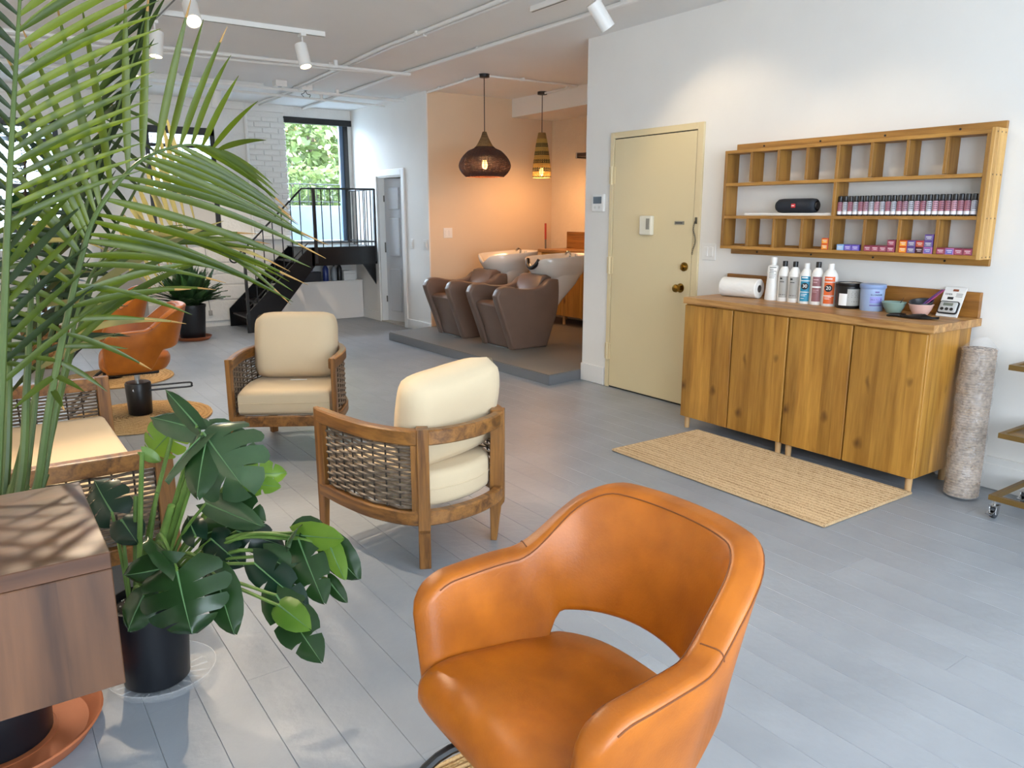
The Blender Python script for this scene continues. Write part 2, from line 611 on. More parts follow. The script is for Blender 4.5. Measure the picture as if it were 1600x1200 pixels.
# big painted blocks of the lower wall
zc = [0.06, .33, .52, .66, .80, 1.08]
for i in range(len(zc) - 1):
    x = 1.70 + (0.25 if i % 2 else 0)
    if i % 2: pass
    while x < 3.45:
        L = rb.uniform(.45, .8)
        L = min(L, 3.52 - x)
        if L > .1:
            MB().box(x + .006, x + L - .006, YB - .016 + rb.uniform(-.004, .004), YB + .01, zc[i] + .006, zc[i + 1] - .006, bev=.008, seg=1).build('stone_block', BRICKP, wback)
        x += L
struct(MB().box(1.70, 3.5, YB - .10, YB, 1.085, 1.125, bev=.006).build('trim_1', WHITE_TRIM), 'painted ledge along the rear wall')
struct(MB().box(.0, 3.53, YB - .045, YB, ZC - .09, ZC).build('trim_2', WHITE_TRIM), 'painted moulding where rear wall meets ceiling')
# grey boxed-out pier between the two rear windows
struct(MB().box(1.27, 1.70, YB - .12, YB, 0, 1.15, bev=.004).build('trim_3', mat('grey_plaster', '#9d9893', rough=.8)), 'grey boxed pier under the rear windows')
struct(MB().cyl((3.04, YB - .03, 1.12), (3.04, YB - .03, ZC), .022, n=12).build('trim_4', WHITE_TRIM, smooth=True), 'white painted riser pipe on the rear wall')

# baseboards
def baseb(name, x0, x1, y0, y1, h=.15):
    m = MB()
    m.box(x0, x1, y0, y1, 0, h, bev=.004, seg=1)
    return struct(m.build(name, WHITE_TRIM), None)
baseb('baseboard_right', XR - .018, XR, YF, 1.98, .17)
baseb('baseboard_partition', XR - .018, XR, 4.74, YP, .15)
baseb('baseboard_right_cap', XR - .026, XR, 1.20, 1.98, .135)
baseb('baseboard_inner', XW - .016, XW, YA - .02, 8.66, .12)
baseb('baseboard_inner_far', XW - .016, XW, 9.50, YB, .12)

# platform
p = MB()
poly = [(3.83, 7.93), (3.86, 4.99), (4.25, 5.04), (XA, 5.04), (XA, YA), (4.45, YA)]
p.prism(poly, 'z', 0.0, .088)
plat = struct(p.build('floor_platform', PLATM), 'grey painted platform under the basin chairs')
fascia = MB().prism([(3.824, 7.935), (3.854, 4.984), (4.25, 5.034), (4.25, 5.046), (3.862, 4.998), (3.834, 7.925)], 'z', 0.0, .078).build('fascia', PLATSIDE, plat)
# soffit box over the alcove
struct(MB().box(5.63, XA, 6.15, YA, 2.55, ZC).build('ceiling_soffit', WHITE), 'boxed soffit over the basin alcove')

# ---- metal entrance door in the right wall
d = empty('door_1', loc=(0, 0, 0)); struct(d, 'beige steel door with chain, peephole plate and brass knob')
XF = XR - .018
f = MB()
f.box(XF, XR, 4.675, 4.715, 0, 2.02, bev=.002, seg=1); f.box(XF, XR, 3.77, 3.825, 0, 2.02, bev=.002, seg=1); f.box(XF, XR, 3.825, 4.675, 1.975, 2.02, bev=.002, seg=1)
f.build('door_frame', DOORM, d)
MB().box(XR - .004, XR + .01, 3.825, 4.675, 0, 1.975).build('door_gap', mat('gap_dark', '#2a2822', rough=.9), d)
slab = MB().box(XR - .014, XR, 3.832, 4.669, .012, 1.968, bev=.002, seg=1).build('door_slab', DOORM, d)
for z in (1.70, 1.0, .30):
    h = MB(); h.cyl((XR - .022, 4.69, z - .07), (XR - .022, 4.69, z + .07), .011, n=10); h.box(XR - .02, XR - .014, 4.655, 4.72, z - .065, z + .065)
    h.build('hinge', DOORM, d, smooth=True)
ib = MB().box(XR - .05, XR - .014, 4.212, 4.335, 1.248, 1.39, bev=.008).build('intercom', PLASTC, d)
MB().box(XR - .053, XR - .049, 4.228, 4.262, 1.29, 1.37).build('speaker_grille', mat('grille_grey', '#8b877b', rough=.5), ib)
kn = MB(); kn.lathe([(.034, 0), (.034, .006), (.012, .01), (.012, .03), (.026, .036), (.030, .05), (.026, .062), (.01, .066)], n=20, M=Matrix.Translation((XR - .014, 3.92, .875)) @ Matrix.Rotation(-math.pi / 2, 4, 'Y'))
kn.build('knob', BRASS, d, smooth=True)
lk = MB(); lk.lathe([(.032, 0), (.032, .012), (.02, .018), (.012, .022)], n=20, M=Matrix.Translation((XR - .014, 3.89, 1.03)) @ Matrix.Rotation(-math.pi / 2, 4, 'Y'))
lk.box(XR - .05, XR - .03, 3.883, 3.897, 1.01, 1.05)
lk.build('deadbolt', BRASS, d, smooth=True)
pl = MB().box(XR - .02, XR - .014, 3.915, 4.002, 1.328, 1.352).build('peep_plate', mat('dull_steel', '#8d8a80', rough=.4, metal=.6), d)
MB().box(XR - .0215, XR - .0195, 3.925, 3.992, 1.337, 1.343).build('peep_slot', BLACKM, pl)
ch = MB()
ch.box(XR - .026, XR - .018, 3.79, 3.806, 1.335, 1.38)
for i in range(17):
    z = 1.345 - i * .0135
    pts = [Vector((XR - .03 + (.004 * math.cos(a) if i % 2 else 0), 3.80 + .012 * math.sin(i * .5) + (0 if i % 2 else .005 * math.cos(a)), z + .009 * math.sin(a))) for a in [2 * math.pi * q / 8 for q in range(8)]]
    ch.tube(pts, .0018, 5, closed=True)
ch.build('safety_chain', mat('chain_steel', '#6d6a62', rough=.3, metal=1), d, smooth=True)

# ---- inner door
d = empty('door_2'); struct(d, 'white panelled door in the inner wall')
f = MB()
f.box(XW - .02, XW, DY1, DY1 + .08, 0, DZ + .08, bev=.006); f.box(XW - .02, XW, DY0 - .08, DY0, 0, DZ + .08, bev=.006); f.box(XW - .02, XW, DY0, DY1, DZ, DZ + .08, bev=.006)
f.box(XW, XW + .12, DY1 - .015, DY1, 0, DZ); f.box(XW, XW + .12, DY0, DY0 + .015, 0, DZ); f.box(XW, XW + .12, DY0, DY1, DZ - .015, DZ)
f.build('door_frame', WHITE_TRIM, d)
sl = empty('door_leaf_pivot', loc=(XW + .10, DY1 - .02, 0), rotz=R(14), parent=d); sl.name = 'door_leaf'
lf = MB().box(-.018, .018, -.64, 0, .01, DZ - .02).build('door_leaf_slab', DOORW, sl)
for (a, b) in ((-.58, -.36), (-.29, -.07)):
    for (c, e) in ((.14, .70), (.86, 1.36), (1.46, 1.74)):
        q = MB()
        q.box(-.034, -.012, a, b, c, e, bev=.014, seg=2)
        q.build('panel', DOORW, sl)
for z in (1.6, 1.0, .95, .3):
    MB().cyl((XW + .075, DY1 - .018, z - .04), (XW + .075, DY1 - .018, z + .04), .009, n=8).build('hinge', mat('hinge_dark', '#55524c', rough=.4, metal=.6), d)
struct(MB().box(XW - .01, XW + .12, DY0, DY1, 0, .014).build('trim_5', mat('sill_stone', '#b3ada3', rough=.5)), 'stone door sill')

# ---- rear garden door opening
d = empty('door_3'); struct(d, 'open garden doorway with black steel frame')
f = MB()
f.box(DX0, DX1 + .05, YB - .03, YB + .05, DT - .075, DT); f.box(DX1 - .06, DX1, YB - .01, YB + .09, DS, DT - .075); f.box(DX0 - .01, DX0 + .015, YB + .05, YB + .12, DS, DT - .075)
f.build('door_frame', BLACKM, d)
MB().box(DX1 - .115, DX1 - .06, YB + .01, YB + .06, DS, DT - .075).build('door_leaf_edge', mat('blue_grey_paint', '#4a6078', rough=.4), d)
MB().box(DX0, DX1, YB, YB + .3, DS - .01, DS + .02).build('sill', mat('sill_grey', '#8e979e', rough=.6), d)

# ---- rear windows
def window(n, x0, x1, z0, z1, split, label):
    o = empty('window_%d' % n); struct(o, label)
    f = MB()
    t = .055
    f.box(x0, x0 + t, YB + .02, YB + .10, z0, z1); f.box(x1 - t, x1, YB + .02, YB + .10, z0, z1)
    f.box(x0, x1, YB + .02, YB + .10, z1 - t - .03, z1); f.box(x0, x1, YB + .02, YB + .10, z0, z0 + t)
    f.box(x0, x1, YB + .03, YB + .10, split - .03, split + .03); f.box(x0, x1, YB + .04, YB + .1, z1 - .24, z1 - .20)
    f.build('window_frame', BLACKM, o)
    MB().box(x0 + t, x1 - t, YB + .06, YB + .066, split, z1 - t).build('pane', GLASS, o)
    g = MB()
    k = int((x1 - x0) / .11)
    for i in range(1, k):
        xx = x0 + (x1 - x0) * i / k
        g.box(xx - .004, xx + .004, YB + .2, YB + .208, z0, z1)
    zz = z0 + .1
    while zz < z1:
        g.box(x0, x1, YB + .2, YB + .208, zz - .004, zz + .004); zz += .15
    g.build('security_grille', mat('grille_pale', '#8d949b', rough=.6), o)
    MB().box(x0 - .05, x1 + .05, YB - .05, YB + .02, z0 - .04, z0, bev=.004).build('window_sill', WHITE_TRIM, o)
    return o
w1 = window(1, WX0, WX1, WZ0, WZ1, 1.66, 'black framed rear window with boarded lower half')
MB().box(WX0 + .05, WX1 - .05, YB + .05, YB + .07, WZ0 + .05, 1.64).build('lower_panel', mat('board_pale', '#c9c7c2', rough=.6), w1)
window(2, VX0, VX1, VZ0, VZ1, 1.70, 'black framed rear window behind the dark leafy plant')

# ================================================================== outside
gr = struct(MB().box(-8, 14, YB + .33, 24, .85, .99).build('ground_garden', mat('garden_ground', '#7d8489', rough=.9, var=.2)), 'pale ground of the back garden')
struct(MB().box(3.2, 8.5, 11.6, 11.8, .98, 1.53, bev=.01).build('wall_garden', mat('garden_concrete', '#525c66', rough=.85, var=.12, scale=6)), 'low concrete garden wall seen through the doorway')
fe = empty('garden_fence', 'thin dark wire fence on top of the garden wall', 'fence', (3.2, 11.7, 1.53))
for i in range(40):
    MB().cyl((i * .13, 0, 0), (i * .13, 0, .32), .006, n=5).build('picket', BLACKM, fe)
f = MB(); f.cyl((0, 0, .32), (5.2, 0, .32), .008, n=6); f.cyl((0, 0, .06), (5.2, 0, .06), .008, n=6); f.build('rail', BLACKM, fe)
nb = empty('low_neighbour_building', 'white brick neighbour building beyond the rear windows, cut low for sky light', 'building', (0, 14.5, 1.0))  # neighbour building, cut low so more sky light reaches the openings
MB().box(-6, 4.5, 0, 1, -.01, 1.95).build('wall', mat('bright_brick', '#e8eaec', rough=.8, var=.08, scale=12), nb)
for i in range(4):
    q = MB().box(-4 + i * 1.7, -3.3 + i * 1.7, -.04, .02, .8, 1.7).build('window', mat('far_glass', '#9fb4c4', rough=.2), nb)
    MB().box(-4.06 + i * 1.7, -3.24 + i * 1.7, -.06, 0, .72, .8).build('window_sill', WHITE_TRIM, q)

def foliage(name, mt, parent, c, rad, n, size, seed, kind='stuff'):
    r = random.Random(seed)
    m = MB()
    bm = m.bm
    for i in range(n):
        while True:
            p = Vector((r.uniform(-1, 1), r.uniform(-1, 1), r.uniform(-1, 1)))
            if .25 < p.length < 1: break
        p = Vector((c[0] + p.x * rad[0], c[1] + p.y * rad[1], c[2] + p.z * rad[2]))
        q = Vector((r.uniform(-1, 1), r.uniform(-1, 1), r.uniform(-1, .3))).normalized()
        s = q.cross(Vector((r.uniform(-1, 1), r.uniform(-1, 1), r.uniform(-1, 1)))).normalized()
        L = size * r.uniform(.6, 1.3)
        nn = q.cross(s)
        pts = [p, p + q * L * .4 + s * L * .26, p + q * L * .75 + s * L * .2 + nn * L * .05, p + q * L, p + q * L * .75 - s * L * .2 + nn * L * .05, p + q * L * .4 - s * L * .26]
        bm.faces.new([bm.verts.new(v) for v in pts])
    o = m.build(name, mt, parent)
    if kind: o['kind'] = kind
    return o
G1 = leafmat('tree_leaf', '#586438', '#334222', .45)
G2 = leafmat('tree_leaf_pale', '#7c855a', '#526238', .5)
G3 = leafmat('tree_leaf_rust', '#7d5e3c', '#5e6238', .4)
for i, (cx, cy, cz, rx, rz, lab) in enumerate(((5.1, 13.3, 2.9, 1.2, 1.5, 'dense green tree filling the garden doorway view'), (7.9, 15.0, 2.9, 1.5, 1.7, 'paler green tree standing behind the dense garden tree'),
                                        (6.1, 17.2, 3.8, 1.5, 2.2, 'tall rust tinged tree rising farthest back in the garden'))):
    t = empty('garden_tree', lab, 'tree', (cx, cy, .99), group='trees in the back garden')
    MB().tube([(0, 0, 0), (.05, 0, .6), (-.05, .05, cz - .9), (0, 0, cz)], [.09, .08, .06, .02], 8).build('trunk', mat('bark', '#54463a', rough=.9), t, smooth=True)
    c = (0, 0, cz - .99)
    cr = foliage('crown', (G1, G2, G3)[i], t, c, (rx, .9, rz), 2600, .17, 20 + i)
    foliage('crown_tips', (G2, G1, G2)[i], t, c, (rx * 1.05, 1.0, rz * 1.05), 1300, .15, 40 + i)
t = empty('garden_shrub', 'low leafy shrub just behind the garden wall', 'shrub', (4.9, 12.1, .99))
foliage('foliage', G1, t, (0, 0, .70), (1.5, .25, .5), 1800, .11, 77)
MB().tube([(0, 0, 0), (0, 0, .7)], [.03, .015], 6).build('stem', MATS['bark'], t)
# ================================================================== iron stairs
st = empty('iron_staircase', 'black iron stairs and railed landing leading up to the garden doorway', 'staircase', (0, 0, 0))
SF, SB = 9.36, 10.10
def stringer(y, yt):
    return MB().prism([(2.65, 0.0), (2.87, 0.0), (3.53, .765), (3.53, 1.0), (3.47, 1.0), (2.65, .225)], 'y', y, yt)
stringer(SF, SF + .02).build('stringer', BLUEBLACK, st)
stringer(SB, SB + .02).build('stringer', BLUEBLACK, st)
for i in range(5):
    xx = 2.76 + i * .155
    MB().box(xx - .07, xx + .10, SF + .02, SB, .155 + i * .165, .175 + i * .165).build('tread', BLACKM, st)
l = MB(); l.box(3.50, 4.38, SF, SF + .02, .77, 1.0); l.box(4.36, 4.38, SF, YB, .77, 1.0)
l.prism([(4.38, .77), (4.38, .50), (4.20, .77)], 'y', SF + .05, SF + .07)
l.build('landing_fascia', BLUEBLACK, st)
MB().box(3.47, 4.38, SF + .02, YB - .001, .985, 1.0).build('landing_deck', BLACKM, st)
yy = SF + .01
hr = MB()
hr.tube([(2.60, yy, .945), (2.68, yy, 1.0), (3.42, yy, 1.71), (4.37, yy, 1.715)], .012, 8)
hr.tube([(4.37, yy, 1.715), (4.37, YB - .02, 1.715)], .012, 8)
curl = [(2.62 - .045 * 0 - .0, yy, .95)]
hr.tube([(2.60, yy, .945)] + [(2.555 + .05 * math.cos(a), yy, .895 + .05 * math.sin(a)) for a in [R(q) for q in range(70, 400, 25)]], .010, 7)
hr.build('handrail', BLACKM, st, smooth=True)
br = MB(); br.tube([(2.70, yy, .33), (3.46, yy, 1.055), (4.37, yy, 1.055)], .008, 6); br.tube([(4.37, yy, 1.055), (4.37, YB - .02, 1.055)], .008, 6)
br.build('bottom_rail', BLACKM, st, smooth=True)
MB().box(2.66, 2.69, SF - .005, SF + .03, .0, 1.02).build('newel_post', BLACKM, st)
MB().box(3.545, 3.58, SF - .005, SF + .03, .8, 1.715).build('newel_post', BLACKM, st)
MB().box(4.355, 4.38, SF - .005, SF + .025, .8, 1.72).build('newel_post', BLACKM, st)
for i in range(1, 7):
    xx = 2.675 + i * .118
    zb = .22 + (xx - 2.65) * .95; zt = 1.0 + (xx - 2.68) * .9595
    MB().cyl((xx, yy, zb), (xx, yy, zt), .007, n=6).build('baluster', BLACKM, st)
for i in range(7):
    xx = 3.66 + i * .115
    if xx < 4.34: MB().cyl((xx, yy, 1.0), (xx, yy, 1.71), .007, n=6).build('baluster', BLACKM, st)
for i in range(1, 7):
    MB().cyl((4.37, yy + i * .115, 1.0), (4.37, yy + i * .115, 1.71), .007, n=6).build('baluster', BLACKM, st)

# low white ledge under the landing, with odds and ends
lc = empty('low_ledge', 'low white boxed ledge beneath the black landing', 'ledge', (3.7, 9.98, 0))
MB().prism([(-.75, 0), (.735, 0), (.735, .50), (-.51, .50), (-.68, .28), (-.75, .28)], 'y', 0, .112, bev=.004, seg=1).build('body', WHITE, lc)
MB().box(-.51, .735, -.015, .112, .50, .52, bev=.003).build('top', WHITE_TRIM, lc)
def small_bottle(name, x, y, z, h, r, m, capm, lab, cat='bottle', group=None):
    o = empty(name, lab, cat, (x, y, z), group=group)
    MB().lathe([(r * .95, 0), (r, .01), (r, h * .62), (r * .55, h * .76), (r * .3, h * .8)], n=14).build('body', m, o, smooth=True)
    MB().lathe([(r * .38, h * .78), (r * .38, h), (r * .2, h)], n=12).build('cap', capm, o, smooth=True)
    return o
small_bottle('spray_bottle', 3.925, 10.03, .52, .26, .04, mat('blue_plastic', '#2a3a7a', rough=.3), BLKP, 'dark blue bottle on the ledge under the landing')
small_bottle('spray_bottle', 4.045, 10.03, .52, .24, .04, mat('grey_clear_plastic', '#8a8f94', rough=.25), BLKP, 'grey see-through bottle with black top under the landing')
small_bottle('spray_bottle', 4.125, 10.035, .52, .27, .035, BLKP, BLKP, 'slim black bottle on the ledge under the landing')
b = empty('carton', 'small white carton on the ledge under the landing', 'box', (4.252, 10.03, .52)); MB().box(-.085, .085, -.05, .05, 0, .13, bev=.003).build('body', PLASTW, b); MB().box(-.08, .08, -.052, -.05, .085, .09).build('tape', mat('tape_grey', '#c2bfb8', rough=.4), b)
b = empty('storage_basket', 'dark basket of odds and ends at the stair end of the ledge', 'basket', (3.72, 10.03, .52)); MB().box(-.13, .13, -.05, .05, 0, .13, bev=.01).build('body', mat('dark_basket', '#23242c', rough=.6), b); MB().box(-.10, .02, -.04, .04, .10, .19, bev=.01).build('contents', mat('pale_wrap', '#77798a', rough=.5), b)

# ================================================================== fittings on ceiling
def cond(name, pts, r, lab, grp='ceiling conduits'):
    o = MB().tube(pts, r, 8).build(name, WHITE_TRIM, smooth=True)
    tag(o, lab, 'conduit', grp)
    return o
zc_ = ZC - .02
def conduit(lab, pts, r=.011, clips=4):
    o = empty('ceiling_conduit', lab, 'conduit', pts[0], group='conduits on the ceiling')
    q = [Vector(p) - Vector(pts[0]) for p in pts]
    MB().tube(q, r * 1.35, 8).build('pipe', WHITE_TRIM, o, smooth=True)
    for i in range(clips):
        t = (i + .5) / clips
        sl_ = [(b_ - a_).length for a_, b_ in zip(q, q[1:])]
        dd, j_ = t * sum(sl_), 0
        while j_ < len(sl_) - 1 and dd > sl_[j_]: dd -= sl_[j_]; j_ += 1
        p = q[j_].lerp(q[j_ + 1], dd / sl_[j_])
        MB().box(p.x - .016, p.x + .016, p.y - .02, p.y + .02, p.z - .014, ZC - pts[0][2], bev=.004, seg=1).build('clip', WHITE_TRIM, o)
    return o
conduit('long conduit running from the shop front straight to the rear wall', [(3.00, -2.1, zc_), (3.00, 6.2, zc_), (3.16, 9.0, zc_), (3.16, 10.15, zc_)])
conduit('thinner twin conduit beside the long straight one', [(3.06, -2.1, zc_), (3.06, 6.2, zc_), (3.22, 9.0, zc_), (3.22, 10.15, zc_)], .008)
conduit('conduit running to the top of the garden doorway', [(3.72, -2.1, zc_), (3.68, 7.0, zc_), (3.78, 10.15, zc_)], .013, 7)
conduit('cross conduit meeting the doorway conduit at a tee', [(-2.3, 7.08, zc_ - .033), (3.68, 6.98, zc_ - .033)])
conduit('conduit from the tee toward the stairwell lamp row', [(-2.3, 7.35, zc_ - .033), (2.3, 7.2, zc_ - .033), (3.68, 7.02, zc_ - .033)], .009)
conduit('far cross conduit ending above the inner door wall', [(-2.3, 8.37, zc_ - .033), (4.44, 8.60, zc_ - .033)], .013)
conduit('farthest slim conduit near the rear wall', [(-2.3, 8.62, zc_ - .033), (3.1, 9.0, zc_ - .033), (4.44, 9.12, zc_ - .033)], .010)
conduit('conduit feeding the round woven pendant', [(4.46, 8.05, zc_), (4.37, 6.82, zc_)], .010, 2)
conduit('conduit joining the two alcove pendants', [(4.42, 6.79, zc_), (5.56, 6.75, zc_), (5.575, 7.36, zc_)], .008, 2)
for (x, y, lab) in ((2.88, 8.36, 'square white junction box on the far cross conduit'), (3.19, 8.45, 'white junction box with loose wires by the crossing conduits')):
    o = empty('junction_box', lab, 'junction box', (x, y, ZC)); MB().box(-.06, .06, -.06, .06, -.06, 0, bev=.004).build('body', WHITE_TRIM, o); MB().lathe([(.022, -.062), (.022, -.06)], n=12).build('knockout', mat('steel_grey', '#8f8f8f', rough=.4, metal=.7), o)
    if 'wires' in lab:
        for s in (-1, 1): MB().tube(spline([(0, 0, -.06), (.02 * s, .02, -.09), (.05 * s, 0, -.10), (.03 * s, -.02, -.13)], 5), .003, 5).build('loose_wire', BLACKM, o, smooth=True)

# track lights
def track(lab, x0, x1, y0, y1):
    o = empty('lighting_track', lab, 'light track', ((x0 + x1) / 2, (y0 + y1) / 2, ZC), group='ceiling light tracks')
    a, b = (x1 - x0) / 2, (y1 - y0) / 2
    MB().box(-a, a, -b, b, -.034, 0, bev=.003).build('channel', WHITE_TRIM, o)
    if a > b: MB().box(-a, a, -.006, .006, -.0352, -.033).build('slot', mat('slot_grey', '#77766f', rough=.6), o)
    else: MB().box(-.006, .006, -b, b, -.0352, -.033).build('slot', mat('slot_grey', '#77766f', rough=.6), o)
track('light track crossing the room in front of the stairs', 1.284, 2.44, 5.985, 6.02)
track('light track running lengthwise above the tan salon chairs', 1.25, 1.285, 2.2, 7.6)
track('light track running lengthwise near the steel door', 3.285, 3.32, .4, 4.5)
track('light track beside the far cross conduit', .2, 2.8, 8.62, 8.655)
LAMPW = (1.0, 0.79, 0.56)
def spot(x, y, aim, lab, e=1.0, size=95, lit=True):
    o = empty('track_spotlight', lab, 'spotlight', (x, y, ZC - .034), group='white cylinder spotlights on the tracks')
    MB().box(-.02, .02, -.035, .035, -.02, 0, bev=.002).build('adapter', WHITE_TRIM, o)
    MB().cyl((0, 0, -.02), (0, 0, -.075), .005, n=8).build('stem', WHITE_TRIM, o, smooth=True)
    dirv = (Vector(aim) - Vector((x, y, ZC - .15))).normalized()
    q = dirv.to_track_quat('-Z', 'Y').to_matrix().to_4x4()
    M = Matrix.Translation((0, 0, -.155)) @ q
    MB().lathe([(.030, .088), (.046, .085), (.046, -.085), (.041, -.085), (.041, -.06)], n=24, caps=False, M=M).lathe([(.001, .088), (.030, .088)], n=24, caps=False, M=M).build('shade', WHITE_TRIM, o, smooth=True)
    MB().lathe([(.040, -.062), (.001, -.0621)], n=24, caps=False, M=M).build('lens', mat('lamp_lens', '#fff1d8', emit='#ffe2b0', estr=9.0), o)
    c = Vector((x, y, ZC - .034 - .155)) + dirv * .075
    add_light('spot_lamp', 'SPOT', c, 74 * e, LAMPW, aim=c + dirv, spot_size=R(size), spot_blend=.55, shadow_soft_size=.03)
spot(2.26, 6.00, (2.5, 5.2, 0), 'spotlight hanging at the open end of the cross track', .8)
spot(1.268, 5.15, (0.95, 2.7, .2), 'spotlight over the pale wicker armchair on the lengthwise track', 1.2, 80)
track('unseen short light track added over the loveseat', .40, .435, 3.0, 4.6)  # unseen track and lamp, added to throw leaf shadows onto the floor
spot(.418, 4.25, (.62, 2.2, .2), 'unseen spotlight added on the short track over the loveseat', 2.7, 75)
spot(1.268, 6.2, (.9, 5.9, 0), 'spotlight over the tan salon chair with visible pump', 1.0)
spot(1.268, 7.1, (1.1, 7.2, 0), 'spotlight over the tan salon chair beside the fern', .8)
spot(2.30, 8.637, (2.3, 9.4, .5), 'tilted spotlight on the track near the rear wall', .9)
spot(3.302, 3.80, (4.25, 3.55, 1.35), 'tilted spotlight aimed at the wall above the steel door', .20, 100)
spot(3.302, 2.6, (4.15, 2.5, .9), 'spotlight aimed at the pine worktop', .13, 100)
track('unseen light track added for fill along the left wall', -1.22, -1.185, .5, 9.3)  # unseen track and lamps, added to bounce fill light off the left wall
for k_, (yy_, lb_) in enumerate(((1.2, 'added fill spotlight on the left wall track nearest the shop front'), (3.2, 'second added fill spotlight along the left wall track'), (5.2, 'third added fill spotlight along the left wall track'), (7.2, 'fourth added fill spotlight along the left wall track'), (8.9, 'last added fill spotlight on the left wall track'))):
    spot(-1.203, yy_, (-2.3, yy_, 1.55), lb_, 1.5, 120)
spot(3.302, 1.2, (2.4, .8, 0), 'spotlight on the steel door track at the shop front end', .25)

# ---- pendants
def ring_bands(prof, n, r, wav, seed):
    m = MB(); rr = random.Random(seed)
    for i, (rad, z) in enumerate(prof):
        pts = [Vector(((rad + wav * (1 if (k + i) % 2 else -1)) * math.cos(2 * math.pi * k / n), (rad + wav * (1 if (k + i) % 2 else -1)) * math.sin(2 * math.pi * k / n), z)) for k in range(n)]
        m.tube(pts, r, 5, closed=True)
    return m
def prof_lerp(P, n):
    out = []
    seg = [(Vector((a[0], a[1])) - Vector((b[0], b[1]))).length for a, b in zip(P, P[1:])]
    T = sum(seg)
    for i in range(n):
        d = T * i / (n - 1); j = 0
        while j < len(seg) - 1 and d > seg[j]: d -= seg[j]; j += 1
        t = d / seg[j]
        out.append((P[j][0] + (P[j + 1][0] - P[j][0]) * t, P[j][1] + (P[j + 1][1] - P[j][1]) * t))
    return out
def pendant(x, y, lab, zt, profile, bands, colr, neckcol, bulb_z, e, stake_n, r, necklen, col2=None):
    o = empty('woven_pendant_lamp', lab, 'pendant lamp', (x, y, ZC))
    MB().lathe([(.055, 0), (.055, -.028), (.05, -.032), (.01, -.034)], n=24).build('ceiling_canopy', BLACKM, o, smooth=True)
    MB().cyl((0, 0, -.03), (0, 0, zt - ZC), .0045, n=8).build('cord', mat('cord_dark', '#2a1c12', rough=.6), o)
    P = [(p.x, p.y) for p in [Vector((v[0], v[1], 0)) for v in spline([(a, b, 0) for a, b in profile], 8)]]
    rows = prof_lerp(P, bands)
    rows = [(a, b - ZC) for a, b in rows]
    nk = [q for q in rows if q[1] > zt - ZC - necklen]
    bd = [q for q in rows if q[1] <= zt - ZC - necklen]
    if len(nk) > 1: ring_bands(nk, 36, r * 1.15, 0.0, 1).build('neck', neckcol, o, smooth=True)
    if col2:
        sh = ring_bands([q for i, q in enumerate(bd) if (i // 4) % 2 == 0], stake_n * 2, r, .0035, 2).build('woven_shade', colr, o, smooth=True)
        ring_bands([q for i, q in enumerate(bd) if (i // 4) % 2 == 1], stake_n * 2, r, .0035, 2).build('dark_band', col2, sh, smooth=True)
    else:
        sh = ring_bands(bd, stake_n * 2, r, .0035, 2).build('woven_shade', colr, o, smooth=True)
    sk = MB()
    for k in range(stake_n):
        a = 2 * math.pi * k / stake_n
        sk.tube([(q[0] * math.cos(a), q[0] * math.sin(a), q[1]) for q in rows[::2]], r * .9, 4)
    sk.build('stake', colr, sh)
    MB().lathe([(.012, .03), (.02, .02), (.03, -.02), (.022, -.05), (.004, -.062)], c=(0, 0, bulb_z - ZC), n=14).build('bulb', mat('bulb_glow', '#fff0c8', emit='#ffcf7a', estr=10.0), o, smooth=True)
    MB().cyl((0, 0, bulb_z - ZC + .03), (0, 0, bulb_z - ZC + .10), .016, n=10).build('socket', BRASS, o)
    add_light('pendant_bulb', 'POINT', (x, y, bulb_z - .09), e, (1.0, .50, .20), shadow_soft_size=.05)
RED = mat('dark_rattan', '#4a2512', rough=.6, color2='#2f160a', scale=50)
TANW = mat('raffia', '#a58858', rough=.7, color2='#86693c', scale=40, transl=.35)
OLV = mat('seagrass', '#c9ad62', rough=.7, color2='#a58c48', scale=14, transl=.3)
DRKG = mat('seagrass_dark', '#5a5526', rough=.7, color2='#3c3a1c', scale=20)
pendant(4.42, 6.82, 'large round pendant lamp woven in dark rattan', 2.21, [(.018, 2.21), (.04, 2.15), (.095, 2.06), (.17, 2.02), (.235, 1.95), (.26, 1.88), (.235, 1.82), (.19, 1.775)], 62, RED, TANW, 1.91, 20, 44, .0038, .14)
pendant(5.575, 7.39, 'slender cone pendant lamp of banded seagrass', 2.31, [(.04, 2.31), (.06, 2.2), (.082, 2.05), (.098, 1.92), (.100, 1.82)], 44, OLV, TANW, 1.90, 20, 22, .0052, .06, DRKG)

